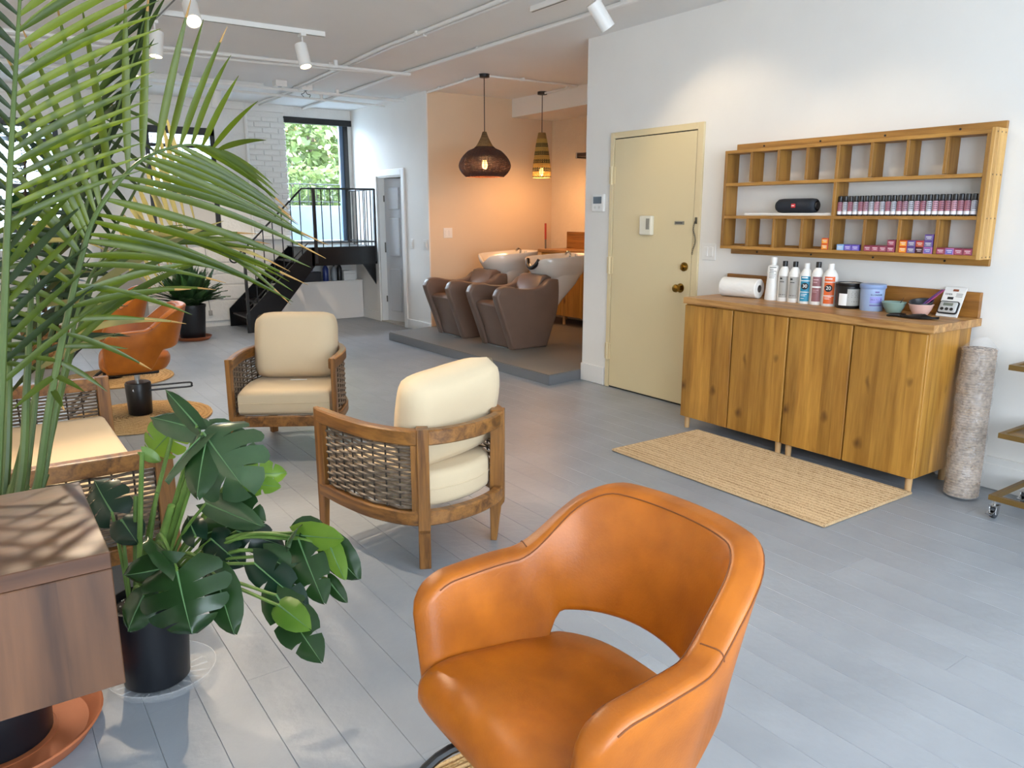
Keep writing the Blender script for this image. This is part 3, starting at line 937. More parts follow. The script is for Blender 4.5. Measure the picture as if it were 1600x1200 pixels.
# ================================================================== basin chairs
def basin_chair(x, y, lab):
    o = empty('shampoo_chair', lab, 'basin chair', (x, y, .088), group='brown basin chairs on the platform')
    # side profile in (x, z); the chair faces -x
    raw = [(.02, 0.0), (-.06, .22), (-.165, .50), (-.165, .56), (-.12, .615), (-.03, .628), (.12, .600), (.28, .590), (.39, .615), (.47, .672), (.56, .672), (.585, .645), (.585, .44), (.55, .29), (.44, .0)]
    pf = [(p.x, p.y) for p in spline([(a, b, 0) for a, b in raw], 4)]
    for s in (-1, 1):
        y0, y1 = (-.295, -.195) if s < 0 else (.195, .295)
        MB().prism(pf, 'y', y0, y1, bev=.022, seg=3).build('arm_panel', BROWN, o, smooth=True, angle=50)
    sp = [(.03, .015), (-.02, .20), (-.10, .40), (-.105, .435), (-.075, .455), (.0, .460), (.34, .43), (.36, .39), (.3, .015)]
    MB().prism([(p.x, p.y) for p in spline([(a, b, 0) for a, b in sp], 3)], 'y', -.196, .196, bev=.012, seg=2).build('seat', BROWN, o, smooth=True, angle=50)
    bp = [(.30, .40), (.44, .70), (.50, .715), (.56, .69), (.56, .40)]
    MB().prism(bp, 'y', -.196, .196, bev=.012).build('backrest', BROWN, o, smooth=True, angle=50)
    MB().box(.02, .05, -.19, .19, 0, .012).build('base_trim', CHROME, o)
    # pedestal and bowl behind
    pd = []
    for z, x0, x1, w in ((.30, .56, .66, .12), (.45, .57, .80, .15), (.60, .56, .96, .19), (.70, .58, 1.02, .21)):
        cx, rx = (x0 + x1) / 2, (x1 - x0) / 2
        pd.append([Vector((cx + rx * math.copysign(abs(math.cos(a)) ** .7, math.cos(a)), w * math.copysign(abs(math.sin(a)) ** .7, math.sin(a)), z)) for a in [2 * math.pi * k / 28 for k in range(28)]])
    MB().ring_loft(pd).build('pedestal', CERAM, o, smooth=True)
    secs = []
    n = 40
    def ring(f, z0, tilt, inset=0.0, neck=0.0):
        out = []
        for k in range(n):
            a = 2 * math.pi * k / n
            cx, rx, ry = .79, .345 * f - inset, .265 * f - inset
            px = cx + rx * math.copysign(abs(math.cos(a)) ** .75, math.cos(a))
            py = ry * math.copysign(abs(math.sin(a)) ** .75, math.sin(a))
            dz = (px - cx) * tilt
            if math.cos(a) < 0 and neck:
                dz -= neck * math.exp(-(py / .09) ** 2)
            out.append(Vector((px, py, z0 + dz)))
        return out
    secs = [ring(.60, .62, .02), ring(.78, .70, .03), ring(.93, .79, .04, 0, .02), ring(1.0, .875, .05, 0, .075), ring(1.0, .89, .05, .008, .08), ring(1.0, .885, .05, .028, .08), ring(.86, .80, .03, .028, .03), ring(.6, .73, .02, .03), ring(.2, .715, 0, .01)]
    MB().ring_loft(secs).build('basin', CERAM, o, smooth=True, angle=70)
    t = MB(); t.tube(spline([(.99, .05, .84), (1.0, .05, .90), (.96, .04, .925), (.92, .03, .90)], 5), .012, 8); t.cyl((1.0, -.05, .83), (1.0, -.05, .90), .014, n=10)
    t.build('tap', CHROME, o, smooth=True)
    return o
basin_chair(4.28, 6.43, 'brown basin chair with black neck rest, nearer the steel door')
c2 = bpy.data.objects['shampoo_chair']
MB().tube(spline([(.475, .10, .86), (.45, .06, .80), (.445, 0, .775), (.45, -.06, .80), (.475, -.10, .86)], 5), .022, 8).build('neck_rest', BLKP, c2, smooth=True)
basin_chair(4.27, 7.33, 'brown basin chair without neck rest, beside the alcove wall switch')

# alcove cabinet, broom, shelf
ca = empty('pine_cabinet', 'pine cabinet in the alcove behind the basin chairs', 'cabinet', (5.82, 7.09, .088))
MB().box(0, .42, -.6, .6, .11, .86, bev=.003).build('body', PINE, ca)
for i in range(3):
    MB().box(-.018, 0, -.6 + i * .4 + .003, -.2 + i * .4 - .003, .115, .855, bev=.002, seg=1).build('door', PINE, ca)
for (a, b) in ((.04, -.56), (.04, .56), (.36, -.56), (.36, .56), (.04, -.2), (.04, .2)):
    MB().cyl((a, b, 0), (a, b, .11), .018, n=10).build('leg', PEG, ca)
wt = empty('pine_worktop', 'worktop with raised back board on the alcove cabinet', 'worktop', (5.80, 7.09, .948))
MB().box(-.02, .445, -.64, .64, 0, .035, bev=.003).build('slab', WORKTOP, wt)
MB().box(.42, .445, -.64, .62, .035, .24, bev=.003).build('back_board', SPLASHW, wt)
bo = empty('broom', 'broom with red topped handle standing in the alcove corner', 'broom', (6.02, 7.88, .088))
MB().cyl((0, 0, .1), (.04, .06, 1.0), .011, n=8).build('handle', mat('broom_grey', '#6c6660', rough=.5), bo); MB().cyl((.04, .06, 1.0), (.05, .075, 1.20), .013, n=8).build('grip', mat('broom_red', '#b03a2a', rough=.5), bo); MB().box(-.03, .03, -.14, .14, 0, .12, bev=.01).build('brush', mat('bristle', '#3a3632', rough=.9), bo)
sh = empty('wall_shelf', 'dark wall shelf with steel end high in the alcove', 'shelf', (6.25, 6.9, 2.06))
MB().box(-.26, 0, -.35, .35, 0, .04, bev=.004).build('board', mat('dark_shelf', '#3a2a22', rough=.4), sh); MB().box(-.27, -.02, .35, .375, -.02, .05, bev=.004).build('end_cap', CHROME, sh)
for yq in (-.25, .25): MB().prism([(0, 0), (-.2, 0), (0, -.1)], 'y', yq - .01, yq + .01).build('bracket', BLACKM, sh)

# switches and wall controls
def plate(name, lab, cat, loc, rotz, w, h, rockers):
    o = empty(name, lab, cat, loc, rotz)
    MB().box(-w / 2, w / 2, -.008, 0, -h / 2, h / 2, bev=.003, seg=1).build('plate', PLASTW, o)
    for i in range(rockers):
        cx = (i - (rockers - 1) / 2) * .046
        MB().box(cx - .016, cx + .016, -.013, -.007, -.033, .033, bev=.002, seg=1).build('rocker', PLASTW, o)
    return o
# rotz: local -y faces the room
plate('light_switch', 'double rocker light switch between steel door and shelf', 'switch', (XR, 3.68, 1.147), -math.pi / 2, .12, .118, 2)
plate('power_outlet', 'double outlet plate on the warm alcove wall', 'outlet', (4.70, YA, 1.185), 0, .12, .118, 2)
plate('light_switch', 'double light switch by the alcove corner', 'switch', (XW - .004, 8.16, 1.05), -math.pi / 2, .10, .118, 2)
plate('light_switch', 'single light switch beside the inner door frame', 'switch', (XW, 8.50, 1.05), -math.pi / 2, .07, .118, 1)
th = empty('thermostat', 'white thermostat with dark screen beside the steel door', 'thermostat', (XR, 4.85, 1.49), -math.pi / 2)
MB().box(-.073, .073, -.025, 0, -.07, .07, bev=.008).build('body', PLASTW, th)
MB().box(-.05, .05, -.0262, -.024, -.005, .05).build('screen', mat('lcd_dark', '#4c5660', rough=.2), th)
for i in (-1, 1): MB().cyl((i * .025, -.0268, -.035), (i * .025, -.024, -.035), .012, n=12).build('button', mat('button_grey', '#d4d2cd', rough=.4), th)

# thin cable hanging down the rear wall
o = empty('wall_cable', 'thin grey cable hanging down the rear wall beside the fern', 'cable', (2.42, YB - .03, 0))
MB().tube(spline([(0, 0, 1.08), (.015, 0, .8), (-.01, 0, .5), (.01, 0, .2)], 6), .004, 6).build('cord', mat('cable_grey', '#9a9894', rough=.5), o, smooth=True)
MB().box(-.012, .032, -.012, .012, .15, .21, bev=.003).build('plug', mat('cable_grey', '#9a9894'), o)
# ================================================================== pine cabinets by the right wall
CX = 3.79
def pine_cab(yc, lab):
    o = empty('pine_cabinet', lab, 'cabinet', (CX, yc, 0), group='pine cabinets under the worktop')
    MB().box(.018, .43, -.395, .395, .083, .834, bev=.002, seg=1).build('body', PINE_S, o)
    for s in (-1, 1):
        MB().box(0, .017, min(s * .390, s * .005), max(s * .390, s * .005), .083, .826, bev=.002, seg=1).build('door', PINE, o)
    for (a, b) in ((.04, -.36), (.04, .36), (.38, -.36), (.38, .36)):
        MB().cyl((a, b, 0), (a, b, .085), .016, .019, n=14).build('leg', PEG, o, smooth=True)
    return o
pine_cab(2.277, 'knotty pine cabinet beside the wrapped rug roll')
pine_cab(3.069, 'knotty pine cabinet next to the steel door')
wt = empty('butcher_block_worktop', 'butcher block worktop with back board on the two pine cabinets', 'worktop', (3.77, 2.65, .836))
MB().box(0, .48, -.80, .81, 0, .041, bev=.003).build('slab', WORKTOP, wt)
bkb = empty('worktop_back_board', 'upright wooden board along the wall at the back of the worktop', 'back board', (4.235, 2.675, .877))
MB().box(-.013, .013, -.815, -.02, 0, .131, bev=.002, seg=1).build('board', SPLASHW, bkb); MB().box(-.013, .013, -.018, .815, 0, .131, bev=.002, seg=1).build('board', SPLASHW, bkb)
ZT = .877

# ---- wall shelf of cubbies
sf = empty('cubby_shelf', 'long wooden wall shelf of cubbies with doubled end board', 'shelf', (4.24, 2.665, 1.18))
dF, dB = -.13, 0.0          # front / back in local x
hw = .807
MB().box(-.008, .01, -.82, .815, .605, .668, bev=.002, seg=1).build('mounting_rail', SHELFW, sf)
MB().box(-.008, .01, -.82, .815, -.038, .03, bev=.002, seg=1).build('mounting_rail', SHELFW, sf)
for z in (0.0, .193, .399, .602):
    ins = .0195 if .1 < z < .5 else 0
    MB().box(dF, dB - .008, -hw + ins, hw - ins - (.0005 if ins else 0), z, z + .019, bev=.0015, seg=1).build('shelf_board', SHELFW, sf)
MB().box(dF, dB - .008, hw - .02, hw, .019, .602, bev=.0015, seg=1).build('end_board', SHELFV, sf)
eb = MB().box(dF, dB - .008, -hw - .001, -hw + .019, .019, .602, bev=.0015, seg=1).build('end_board', SHELFV, sf)
LIGHTW = wood('shelf_wood_pale', '#d2a662', '#a97c3c', 'z', 1.2, .5, contrast=.5)
for i in range(3):
    MB().box(dF + i * .041, dF + i * .041 + .040, -hw - .02, -hw - .001, -.002, .63, bev=.002, seg=1).build('end_slat', LIGHTW, sf)
    for z in (.01, .2, .41, .61):
        MB().cyl((dF + i * .041 + .02, -hw - .021, z), (dF + i * .041 + .02, -hw - .018, z), .004, n=6).build('screw', BLACKM, sf)
for za, zb_ in ((.019, .193), (.212, .399), (.418, .602)): MB().box(dF, dB - .008, -.01, .01, za, zb_, bev=.0015, seg=1).build('divider', SHELFV, sf)
for i in range(-3, 4):
    if i == 0: continue
    yy = i * .2
    MB().box(dF + .004, dB - .008, yy - .009, yy + .009, .421, .602, bev=.0015, seg=1).build('divider', SHELFV, sf)
    MB().box(dF + .004, dB - .008, yy - .009, yy + .009, .019, .193, bev=.0015, seg=1).build('divider', SHELFV, sf)
for i in range(4):
    for z in (.645, -.02):
        MB().cyl((-.011, -.6 + i * .4, z), (-.008, -.6 + i * .4, z), .006, n=8).build('screw', BLACKM, sf)
S2 = 1.18 + .193 + .019      # top of the middle shelf
S1 = 1.18 + .019             # bottom row

# items on the shelf
o = empty('display_board', 'thin white board lying on the shelf under the speaker', 'board', (4.17, 3.0, S2))
MB().box(-.035, .05, -.315, .31, 0, .016, bev=.002, seg=1).build('panel', PLASTW, o); MB().box(-.036, -.034, -.315, .31, .007, .009).build('edge_line', mat('edge_grey', '#c9c4b8', rough=.5), o)
o = empty('bluetooth_speaker', 'dark blue cylindrical speaker with small red badge', 'speaker', (4.165, 2.94, S2 + .016 + .043))
M = Matrix.Rotation(math.pi / 2, 4, 'X')
MB().lathe([(.030, -.135), (.040, -.125), (.043, -.10), (.043, .10), (.040, .125), (.030, .135)], n=28, M=M).build('body', mat('navy_mesh', '#16202c', rough=.6, bump=.4, bscale=400), o, smooth=True)
for s in (-1, 1): MB().lathe([(.030, -.002), (.024, -.004), (.020, .004)], n=24, M=Matrix.Translation((0, s * .137, 0)) @ M).build('end_cap', BLKP, o, smooth=True)
MB().box(-.0465, -.040, -.014, .014, -.012, .012, bev=.003).build('badge', mat('red_badge', '#c8202a', rough=.4), o)
MB().box(-.0472, -.0462, -.009, .009, -.002, .003).build('badge_print', PLASTW, o)
o = empty('nail_file', 'small white card standing in the first upper cubby', 'card', (4.16, 3.30, 1.18 + .418)); MB().box(-.003, .003, -.006, .006, 0, .05).build('card', PLASTW, o); MB().box(-.0035, -.003, -.004, .004, .03, .045).build('print', mat('edge_grey', '#c9c4b8'), o)

# 24 little bottles of hair colour
LBL = [mat('label_pink', '#c894a2', rough=.5), mat('label_rose', '#a86a78', rough=.5), mat('label_silver', '#b9bac2', rough=.5), mat('label_mauve', '#b08898', rough=.5)]
LBLW = mat('label_white', '#ece8ec', rough=.5)
bl = MB().lathe([(.0135, 0), (.0145, .004), (.0145, .078), (.012, .086)], n=14).mesh('body', mat('bottle_black', '#191418', rough=.3), True)
cp = MB().lathe([(.0125, .083), (.0125, .108), (.010, .110)], n=12).mesh('cap', BLKP, True)
def wraplabel(r, z0, z1, a0, a1, m, n=8):
    mm = MB()
    rows = [[Vector((r * math.cos(a0 + (a1 - a0) * k / n), r * math.sin(a0 + (a1 - a0) * k / n), z)) for k in range(n + 1)] for z in (z0, z1)]
    return mm.sheet(rows)
lm = {i: wraplabel(.0149, .026, .076, R(120), R(290), None).mesh('label', LBL[i], True) for i in range(4)}
lw = wraplabel(.0149, .008, .025, R(120), R(290), None).mesh('label_band', LBLW, True)
lt = MB()
for z in (.036, .046, .056, .066):
    lt.sheet([[Vector((.0151 * math.cos(a), .0151 * math.sin(a), zz)) for a in (R(170), R(195), R(220), R(240))] for zz in (z, z + .005)])
lt = lt.mesh('label_print', mat('print_dark', '#3a2630', rough=.6))
seq = [1, 2, 1, 2, 1, 3, 2, 0, 2, 1, 2, 1, 3, 2, 0, 1, 2, 0, 1, 1, 0, 1, 1, 2]
ORD = 'first second third fourth fifth sixth seventh eighth ninth tenth eleventh twelfth thirteenth fourteenth fifteenth sixteenth seventeenth eighteenth nineteenth twentieth twenty-first twenty-second twenty-third last'.split()
for i in range(24):
    o = empty('colour_bottle', ['slim black capped hair colour bottle with pink label', 'slim black capped hair colour bottle with dark rose label', 'slim black capped hair colour bottle with silver label', 'slim black capped hair colour bottle with mauve label'][seq[i]] + ', ' + ORD[i] + ' from the shelf divider', 'bottle',
              (4.14, 2.640 - i * .0318, S2), group='hair colour bottles on the middle shelf')
    inst(bl, 'body', o); inst(cp, 'cap', o); a = inst(lm[seq[i]], 'label', o); inst(lw, 'label_band', o); inst(lt, 'label_print', a)

# hair dye boxes
BOXC = {'blue': '#7fa6d8', 'violet': '#5a48a8', 'maroon': '#7d2440', 'purple': '#5c3d86', 'red': '#a8283c', 'black': '#3a1420', 'pink': '#b86aa0', 'orange': '#c4461e'}
FACE = {'blue': '#a9c9ea', 'violet': '#8a7ac8', 'maroon': '#a8586a', 'purple': '#7b7894', 'red': '#b8603a', 'black': '#4a2028', 'pink': '#6a6cae', 'orange': '#f0a23a'}
def dyebox(y, z, kind, lab, w=.043, hgt=.033):
    o = empty('hair_dye_box', lab, 'box', (4.125, y, z), group='hair dye boxes on the bottom shelf')
    MB().box(-.015, .085, -w / 2, w / 2, 0, hgt, bev=.001, seg=1).build('carton', mat('dye_' + kind, BOXC[kind], rough=.35), o)
    f = MB().box(-.0157, -.0149, -w / 2 + .004, w / 2 - .004, .003, hgt - .006).build('front_panel', mat('dyeface_' + kind, FACE[kind], rough=.4), o)
    t = MB(); t.box(-.0163, -.0156, -w / 2 + .008, w / 2 - .008, .019, .022); t.box(-.0163, -.0156, -w / 2 + .010, w / 2 - .014, .011, .0135)
    t.build('print', mat('print_pale', '#e6e0e4', rough=.5), f)
dyebox(2.700, S1, 'orange', 'lower orange hair dye box beside the shelf divider')
dyebox(2.700, S1 + .033, 'orange', 'upper orange hair dye box beside the shelf divider')
rowb = [(2.600, 'blue', 'pale blue hair dye box at the row start'), (2.553, 'violet', 'violet hair dye box next to the pale blue one'), (2.507, 'violet', 'second violet hair dye box, next to the maroon ones'),
        (2.4335, 'maroon', 'first maroon hair dye box after the violet boxes'), (2.389, 'maroon', 'second maroon hair dye box after the violet boxes'), (2.3445, 'maroon', 'third maroon hair dye box after the violet boxes'), (2.300, 'maroon', 'maroon hair dye box carrying another on top'),
        (2.2335, 'orange', 'lower orange fronted box in the stacked group'), (2.189, 'purple', 'lower grey purple box in the stacked group'), (2.1445, 'black', 'near black hair dye box under a red one'), (2.100, 'pink', 'pink edged box at the foot of the purple stack'),
        (2.0335, 'maroon', 'maroon hair dye box between two pink edged boxes'), (1.989, 'pink', 'pink edged box between maroon boxes'), (1.9445, 'maroon', 'maroon hair dye box near the shelf end'), (1.900, 'maroon', 'maroon hair dye box touching the shelf end')]
for y, k, l in rowb: dyebox(y, S1, k, l)
for y, z, k, l in ((2.300, 1, 'maroon', 'maroon hair dye box stacked on another maroon'), (2.2335, 1, 'orange', 'upper orange fronted box in the stacked group'), (2.189, 1, 'purple', 'upper grey purple box in the stacked group'),
                   (2.1445, 1, 'red', 'red hair dye box on the near black one'), (2.100, 1, 'purple', 'purple box on the pink edged box'), (2.100, 2, 'purple', 'purple box topping the tallest stack')):
    dyebox(y, S1 + .033 * z, k, l)

# ---- things on the worktop
o = empty('paper_towel_roll', 'white paper towel roll lying on the worktop', 'paper towel', (4.07, 3.245, ZT + .062), rotz=R(8))
M = Matrix.Rotation(math.pi / 2, 4, 'X')
MB().lathe([(.024, -.13), (.058, -.13), (.062, -.126), (.062, .126), (.058, .13), (.024, .13)], n=32, caps=False, M=M).build('paper', mat('paper_white', '#ece9e2', rough=.9, bump=.3, bscale=60), o, smooth=True)
MB().lathe([(.0245, -.13), (.0245, .13), (.021, .13), (.021, -.13)], n=20, caps=False, M=M).build('cardboard_core', mat('core_dark', '#5d544c', rough=.9), o, smooth=True)

def text(parent, body, size, loc, rot, m, name='lettering', ext=.0004, align='CENTER'):
    c = bpy.data.curves.new(name, 'FONT')
    c.body = body; c.size = size; c.align_x = align; c.align_y = 'CENTER'; c.extrude = ext
    t = bpy.data.objects.new(name, c)
    COL.objects.link(t)
    dg = bpy.context.evaluated_depsgraph_get()
    me = bpy.data.meshes.new_from_object(t.evaluated_get(dg))
    bpy.data.objects.remove(t)
    me.materials.append(m)
    o = inst(me, name, parent, loc, rot)
    return o
RW = (math.pi / 2, 0, -math.pi / 2)          # upright, facing -x

def dev_bottle(y, h, r, capm, lab, labels, taper=False, x=4.10, turn=R(-8)):
    o = empty('developer_bottle', lab, 'bottle', (x, y, ZT), rotz=turn, group='white salon bottles on the worktop')
    if taper:
        pr = [(r * .97, 0), (r, .006), (r * .80, h * .55), (r * .78, h * .76), (r * .66, h * .80), (r * .34, h * .82), (r * .34, h * .86)]
    else:
        pr = [(r * .95, 0), (r, .006), (r, h * .66), (r * .92, h * .74), (r * .62, h * .83), (r * .40, h * .865), (r * .36, h * .88)]
    MB().lathe(pr, n=26).build('body', PLASTW, o, smooth=True)
    MB().lathe([(r * .42, h * .865), (r * .42, h * .995), (r * .36, h)], n=18).build('cap', capm, o, smooth=True)
    for (z0, z1, mt) in labels:
        rr = r * 1.012 if not taper else r * .81
        wraplabel(rr, z0 * h, z1 * h, R(175), R(258), None, 10).build('label', mt, o, smooth=True)
    return o
GL = mat('label_grey', '#a5a29b', rough=.5); TL = mat('label_teal', '#2487a8', rough=.45); ML = mat('label_wine', '#8a5a5e', rough=.5); OL = mat('label_orange', '#e2662a', rough=.45)
DK = mat('print_black', '#16181a', rough=.5); WH = mat('print_white', '#f2f0ec', rough=.5); GP = mat('print_grey', '#77756f', rough=.5)
def prints(o, r, rows, m):
    q = MB()
    for (z, a0, a1, hh) in rows:
        q.sheet([[Vector((r * math.cos(R(a)), r * math.sin(R(a)), zz)) for a in (a0, (a0 * 2 + a1) / 3, (a0 + a1 * 2) / 3, a1)] for zz in (z, z + hh)])
    return q.build('label_print', m, o)
b = dev_bottle(3.03, .265, .044, PLASTW, 'tapered white bottle with white cap, tallest of the row', [], taper=True)
prints(b, .0365, [(.20, 185, 250, .006), (.188, 185, 225, .004), (.178, 190, 250, .004), (.168, 185, 230, .004), (.158, 185, 250, .003), (.148, 185, 240, .003), (.138, 185, 235, .003)], GP)
for yy, ll in ((2.948, 'white bottle with black cap and grey label next to the tapered one'), (2.875, 'white bottle with black cap and grey label next to the teal one')):
    b = dev_bottle(yy, .245, .036, BLKP, ll, [(.10, .63, GL)])
    prints(b, .0368, [(.135, 182, 205, .010)], DK); prints(b, .0368, [(.118, 182, 225, .004)], DK); prints(b, .0368, [(.04, 182, 240, .004)], DK)
def badge(o, r, ang, z, rad, txt):
    M = Matrix.Rotation(R(ang), 4, 'Z') @ Matrix.Translation((r, 0, z)) @ Matrix.Rotation(math.pi / 2, 4, 'Y')
    MB().lathe([(rad, -.004), (rad, .0015), (.001, .0016)], n=22, M=M).build('number_badge', DK, o)
    text(o, txt, rad * 1.35, (r * math.cos(R(ang)) * 1.0 + .0022 * math.cos(R(ang)), r * math.sin(R(ang)) + .0022 * math.sin(R(ang)), z), (math.pi / 2, 0, R(ang + 90)), WH, 'number')
b = dev_bottle(2.795, .240, .038, PLASTW, 'white bottle with teal label and black number badge', [(.06, .28, TL), (.30, .56, TL), (.58, .68, TL)])
badge(b, .0388, 215, .105, .020, '30')
prints(b, .0389, [(.152, 185, 235, .006), (.055, 185, 235, .003), (.046, 185, 225, .003), (.03, 185, 215, .003)], WH)
b = dev_bottle(2.718, .250, .037, BLKP, 'white bottle with black cap and wine coloured label', [(.08, .40, ML), (.44, .66, ML)])
prints(b, .0378, [(.145, 185, 230, .006), (.13, 185, 220, .005), (.085, 185, 235, .003), (.075, 185, 220, .003)], mat('print_palewine', '#c9a6a6', rough=.5))
b = dev_bottle(2.635, .245, .042, PLASTW, 'white bottle with orange label and black number badge', [(.06, .24, OL), (.26, .56, OL), (.58, .70, OL)])
badge(b, .0428, 212, .105, .021, '20')
prints(b, .0429, [(.156, 185, 235, .006), (.052, 185, 235, .003), (.042, 185, 225, .003)], WH)

o = empty('bleach_tub', 'black lidded tub with silver label on the worktop', 'tub', (4.10, 2.512, ZT))
MB().lathe([(.062, 0), (.065, .005), (.068, .128)], n=32).build('body', BLKP, o, smooth=True)
MB().lathe([(.070, .126), (.073, .130), (.073, .142), (.070, .145), (.064, .145), (.063, .140), (.001, .140)], n=32).build('lid', BLKP, o, smooth=True)
wraplabel(.0685, .018, .112, R(205), R(275), None, 12).build('label', GL, o, smooth=True)
wraplabel(.0685, .018, .085, R(165), R(205), None, 8).build('label_window', WH, o, smooth=True)
MB().lathe([(.060, .1405), (.001, .1406)], n=28, caps=False).build('lid_sticker', mat('sticker_pale', '#d8d6d0', rough=.5), o)
prints(o, .0688, [(.095, 210, 265, .003), (.085, 210, 255, .003), (.075, 210, 262, .003), (.065, 210, 258, .003), (.04, 225, 265, .003)], GP)
o = empty('bleach_tub', 'powder blue lidded tub of hair lightener with purple print', 'tub', (4.10, 2.370, ZT))
BLUEP = mat('powder_blue', '#9aaed0', rough=.4)
MB().lathe([(.058, 0), (.060, .004), (.064, .125)], n=32).build('body', BLUEP, o, smooth=True)
MB().lathe([(.066, .122), (.069, .126), (.069, .143), (.066, .146), (.001, .147)], n=32).build('lid', mat('powder_blue_lid', '#8aa0c8', rough=.4), o, smooth=True)
wraplabel(.0635, .045, .08, R(200), R(262), None, 12).build('label', mat('label_lilac', '#8f8fd0', rough=.5), o, smooth=True)
prints(o, .0637, [(.030, 200, 260, .006)], mat('print_violet', '#6a5a9a', rough=.5)); prints(o, .0637, [(.102, 222, 243, .008)], mat('print_violet', '#6a5a9a', rough=.5))
# lettering wrapped on the tub, letter by letter
for k, chh in enumerate('BLONDOR'):
    a = 206 + k * 8.2
    text(o, chh, .0125, (.0640 * math.cos(R(a)), .0640 * math.sin(R(a)), .090), (math.pi / 2, 0, R(a + 90)), mat('print_navy', '#2e2a50', rough=.5), 'letter')
for k, chh in enumerate('MULTI 7'):
    if chh == ' ': continue
    a = 208 + k * 7.5
    text(o, chh, .017 if chh == '7' else .010, (.0642 * math.cos(R(a)), .0642 * math.sin(R(a)), .064), (math.pi / 2, 0, R(a + 90)), mat('print_navy', '#2e2a50'), 'letter')

def mixbowl(x, y, z, r, h, m, lab, ell=1.0, tilt=0, rotz=0):
    o = empty('mixing_bowl', lab, 'bowl', (x, y, z), group='hair tint mixing bowls')
    o.rotation_euler = (tilt, 0, rotz)
    S = Matrix.Diagonal((1, ell, 1, 1))
    MB().lathe([(r * .55, 0), (r * .62, .004), (r * .86, h * .55), (r, h), (r * 1.04, h + .001), (r * 1.03, h + .004), (r * .95, h + .002), (r * .80, h * .55), (r * .55, .008), (.002, .006)], n=32, caps=False, M=S).build('body', m, o, smooth=True)
    MB().lathe([(r * .56, 0), (.001, .0)], n=24, caps=False, M=S).build('foot', m, o)
    return o
b = mixbowl(4.09, 2.236, ZT, .060, .056, mat('sage_plastic', '#7f988e', rough=.35), 'sage green mixing bowl on the worktop')
MB().tube([(.0, -.02, .03), (.01, -.045, .085)], [.004, .001], 6).build('brush_tip', BLKP, b)
b1 = mixbowl(4.12, 2.105, ZT, .060, .055, mat('blush_plastic', '#d8b0a4', rough=.35), 'blush pink mixing bowl under the dark bowl')
b2 = mixbowl(4.128, 2.105, ZT + .0265, .058, .045, mat('charcoal_plastic', '#24262c', rough=.3), 'charcoal mixing bowl nested in the pink bowl')
b2.rotation_euler = (0, R(-12), 0)
for k, (c, lab) in enumerate((('#8a2a6a', 'magenta tint brush leaning out of the dark bowl'), ('#5a2a7a', 'purple tint brush leaning beside the magenta one'))):
    o = empty('tint_brush', lab, 'brush', (4.126 + k * .012, 2.092 + k * .016, ZT + .0523 + k * .0025))
    MB().tube([(0, 0, -.004), (.036 - k * .003, -.031, .0419 - k * .002), (.072 - k * .006, -.062, .0838 - k * .004)], [.0048, .0042, .0025], 8).build('handle', mat('brush_%d' % k, c, rough=.3), o, smooth=True)
    MB().box(-.0058, .0058, -.003, .010, -.018, .002, bev=.0015).build('bristle_head', BLKP, o)
o = empty('black_gloves', 'crumpled pair of black disposable gloves on the worktop', 'gloves', (3.985, 2.025, ZT))
g = MB(); rr = random.Random(4)
rows = []
for i in range(9):
    t = i / 8
    w = .042 * math.sin(math.pi * min(1, .15 + t * .9)) + .006
    rows.append([Vector((-.03 + (k / 6 - .5) * 2 * w + .02 * t, .09 - .18 * t, .003 + .022 * math.sin(math.pi * k / 6) * (.6 + .4 * math.sin(t * 9 + k)) + rr.uniform(0, .005))) for k in range(7)])
g.sheet(rows)
gm = mat('glove_black', '#0e0e10', rough=.35)
g.build('palm', gm, o, smooth=True)
for k in range(4):
    MB().tube(spline([(-.035 + k * .012, .085, .008), (-.05 + k * .012, .125, .010), (-.06 + k * .016, .155 + .008 * (k % 2), .004)], 5), [.008] * 5 + [.0075] * 4 + [.006, .003], 7).build('finger', gm, o, smooth=True)
o = empty('kitchen_timer', 'white carded timer pack leaning on the back board', 'timer', (4.1525, 1.985, ZT + .0008))
o.rotation_euler = (0, R(27), 0)
MB().box(-.003, .003, -.055, .055, 0, .165, bev=.001, seg=1).build('card', PLASTW, o)
bd = MB().box(-.024, -.003, -.046, .046, .016, .078, bev=.010, seg=3).build('timer_body', mat('timer_grey', '#b9bab8', rough=.4), o, smooth=True)
MB().box(-.020, -.003, -.050, .050, .012, .082, bev=.012, seg=3).build('timer_rim', BLKP, o, smooth=True)
MB().box(-.0252, -.0238, -.024, .024, .052, .068).build('display', mat('lcd_olive', '#6e7468', rough=.25), bd)
for k in (-1, 0, 1): MB().cyl((-.0262, k * .024, .034), (-.023, k * .024, .034), .0085, n=14).build('button', BLKP, bd)
MB().box(-.0036, -.0028, -.004, .026, .096, .110).build('card_print', DK, o)
MB().box(-.0036, -.0028, -.018, .010, .142, .154).build('hang_slot', mat('hang_brown', '#8a4a2a', rough=.6), o)
pr_ = MB()
for k in range(3): pr_.box(-.0036, -.0028, -.045, -.012, .112 + k * .008, .115 + k * .008)
pr_.build('card_print', GP, o)
text(o, 'TIMER', .014, (-.0034, .026, .124), RW, DK, 'lettering')

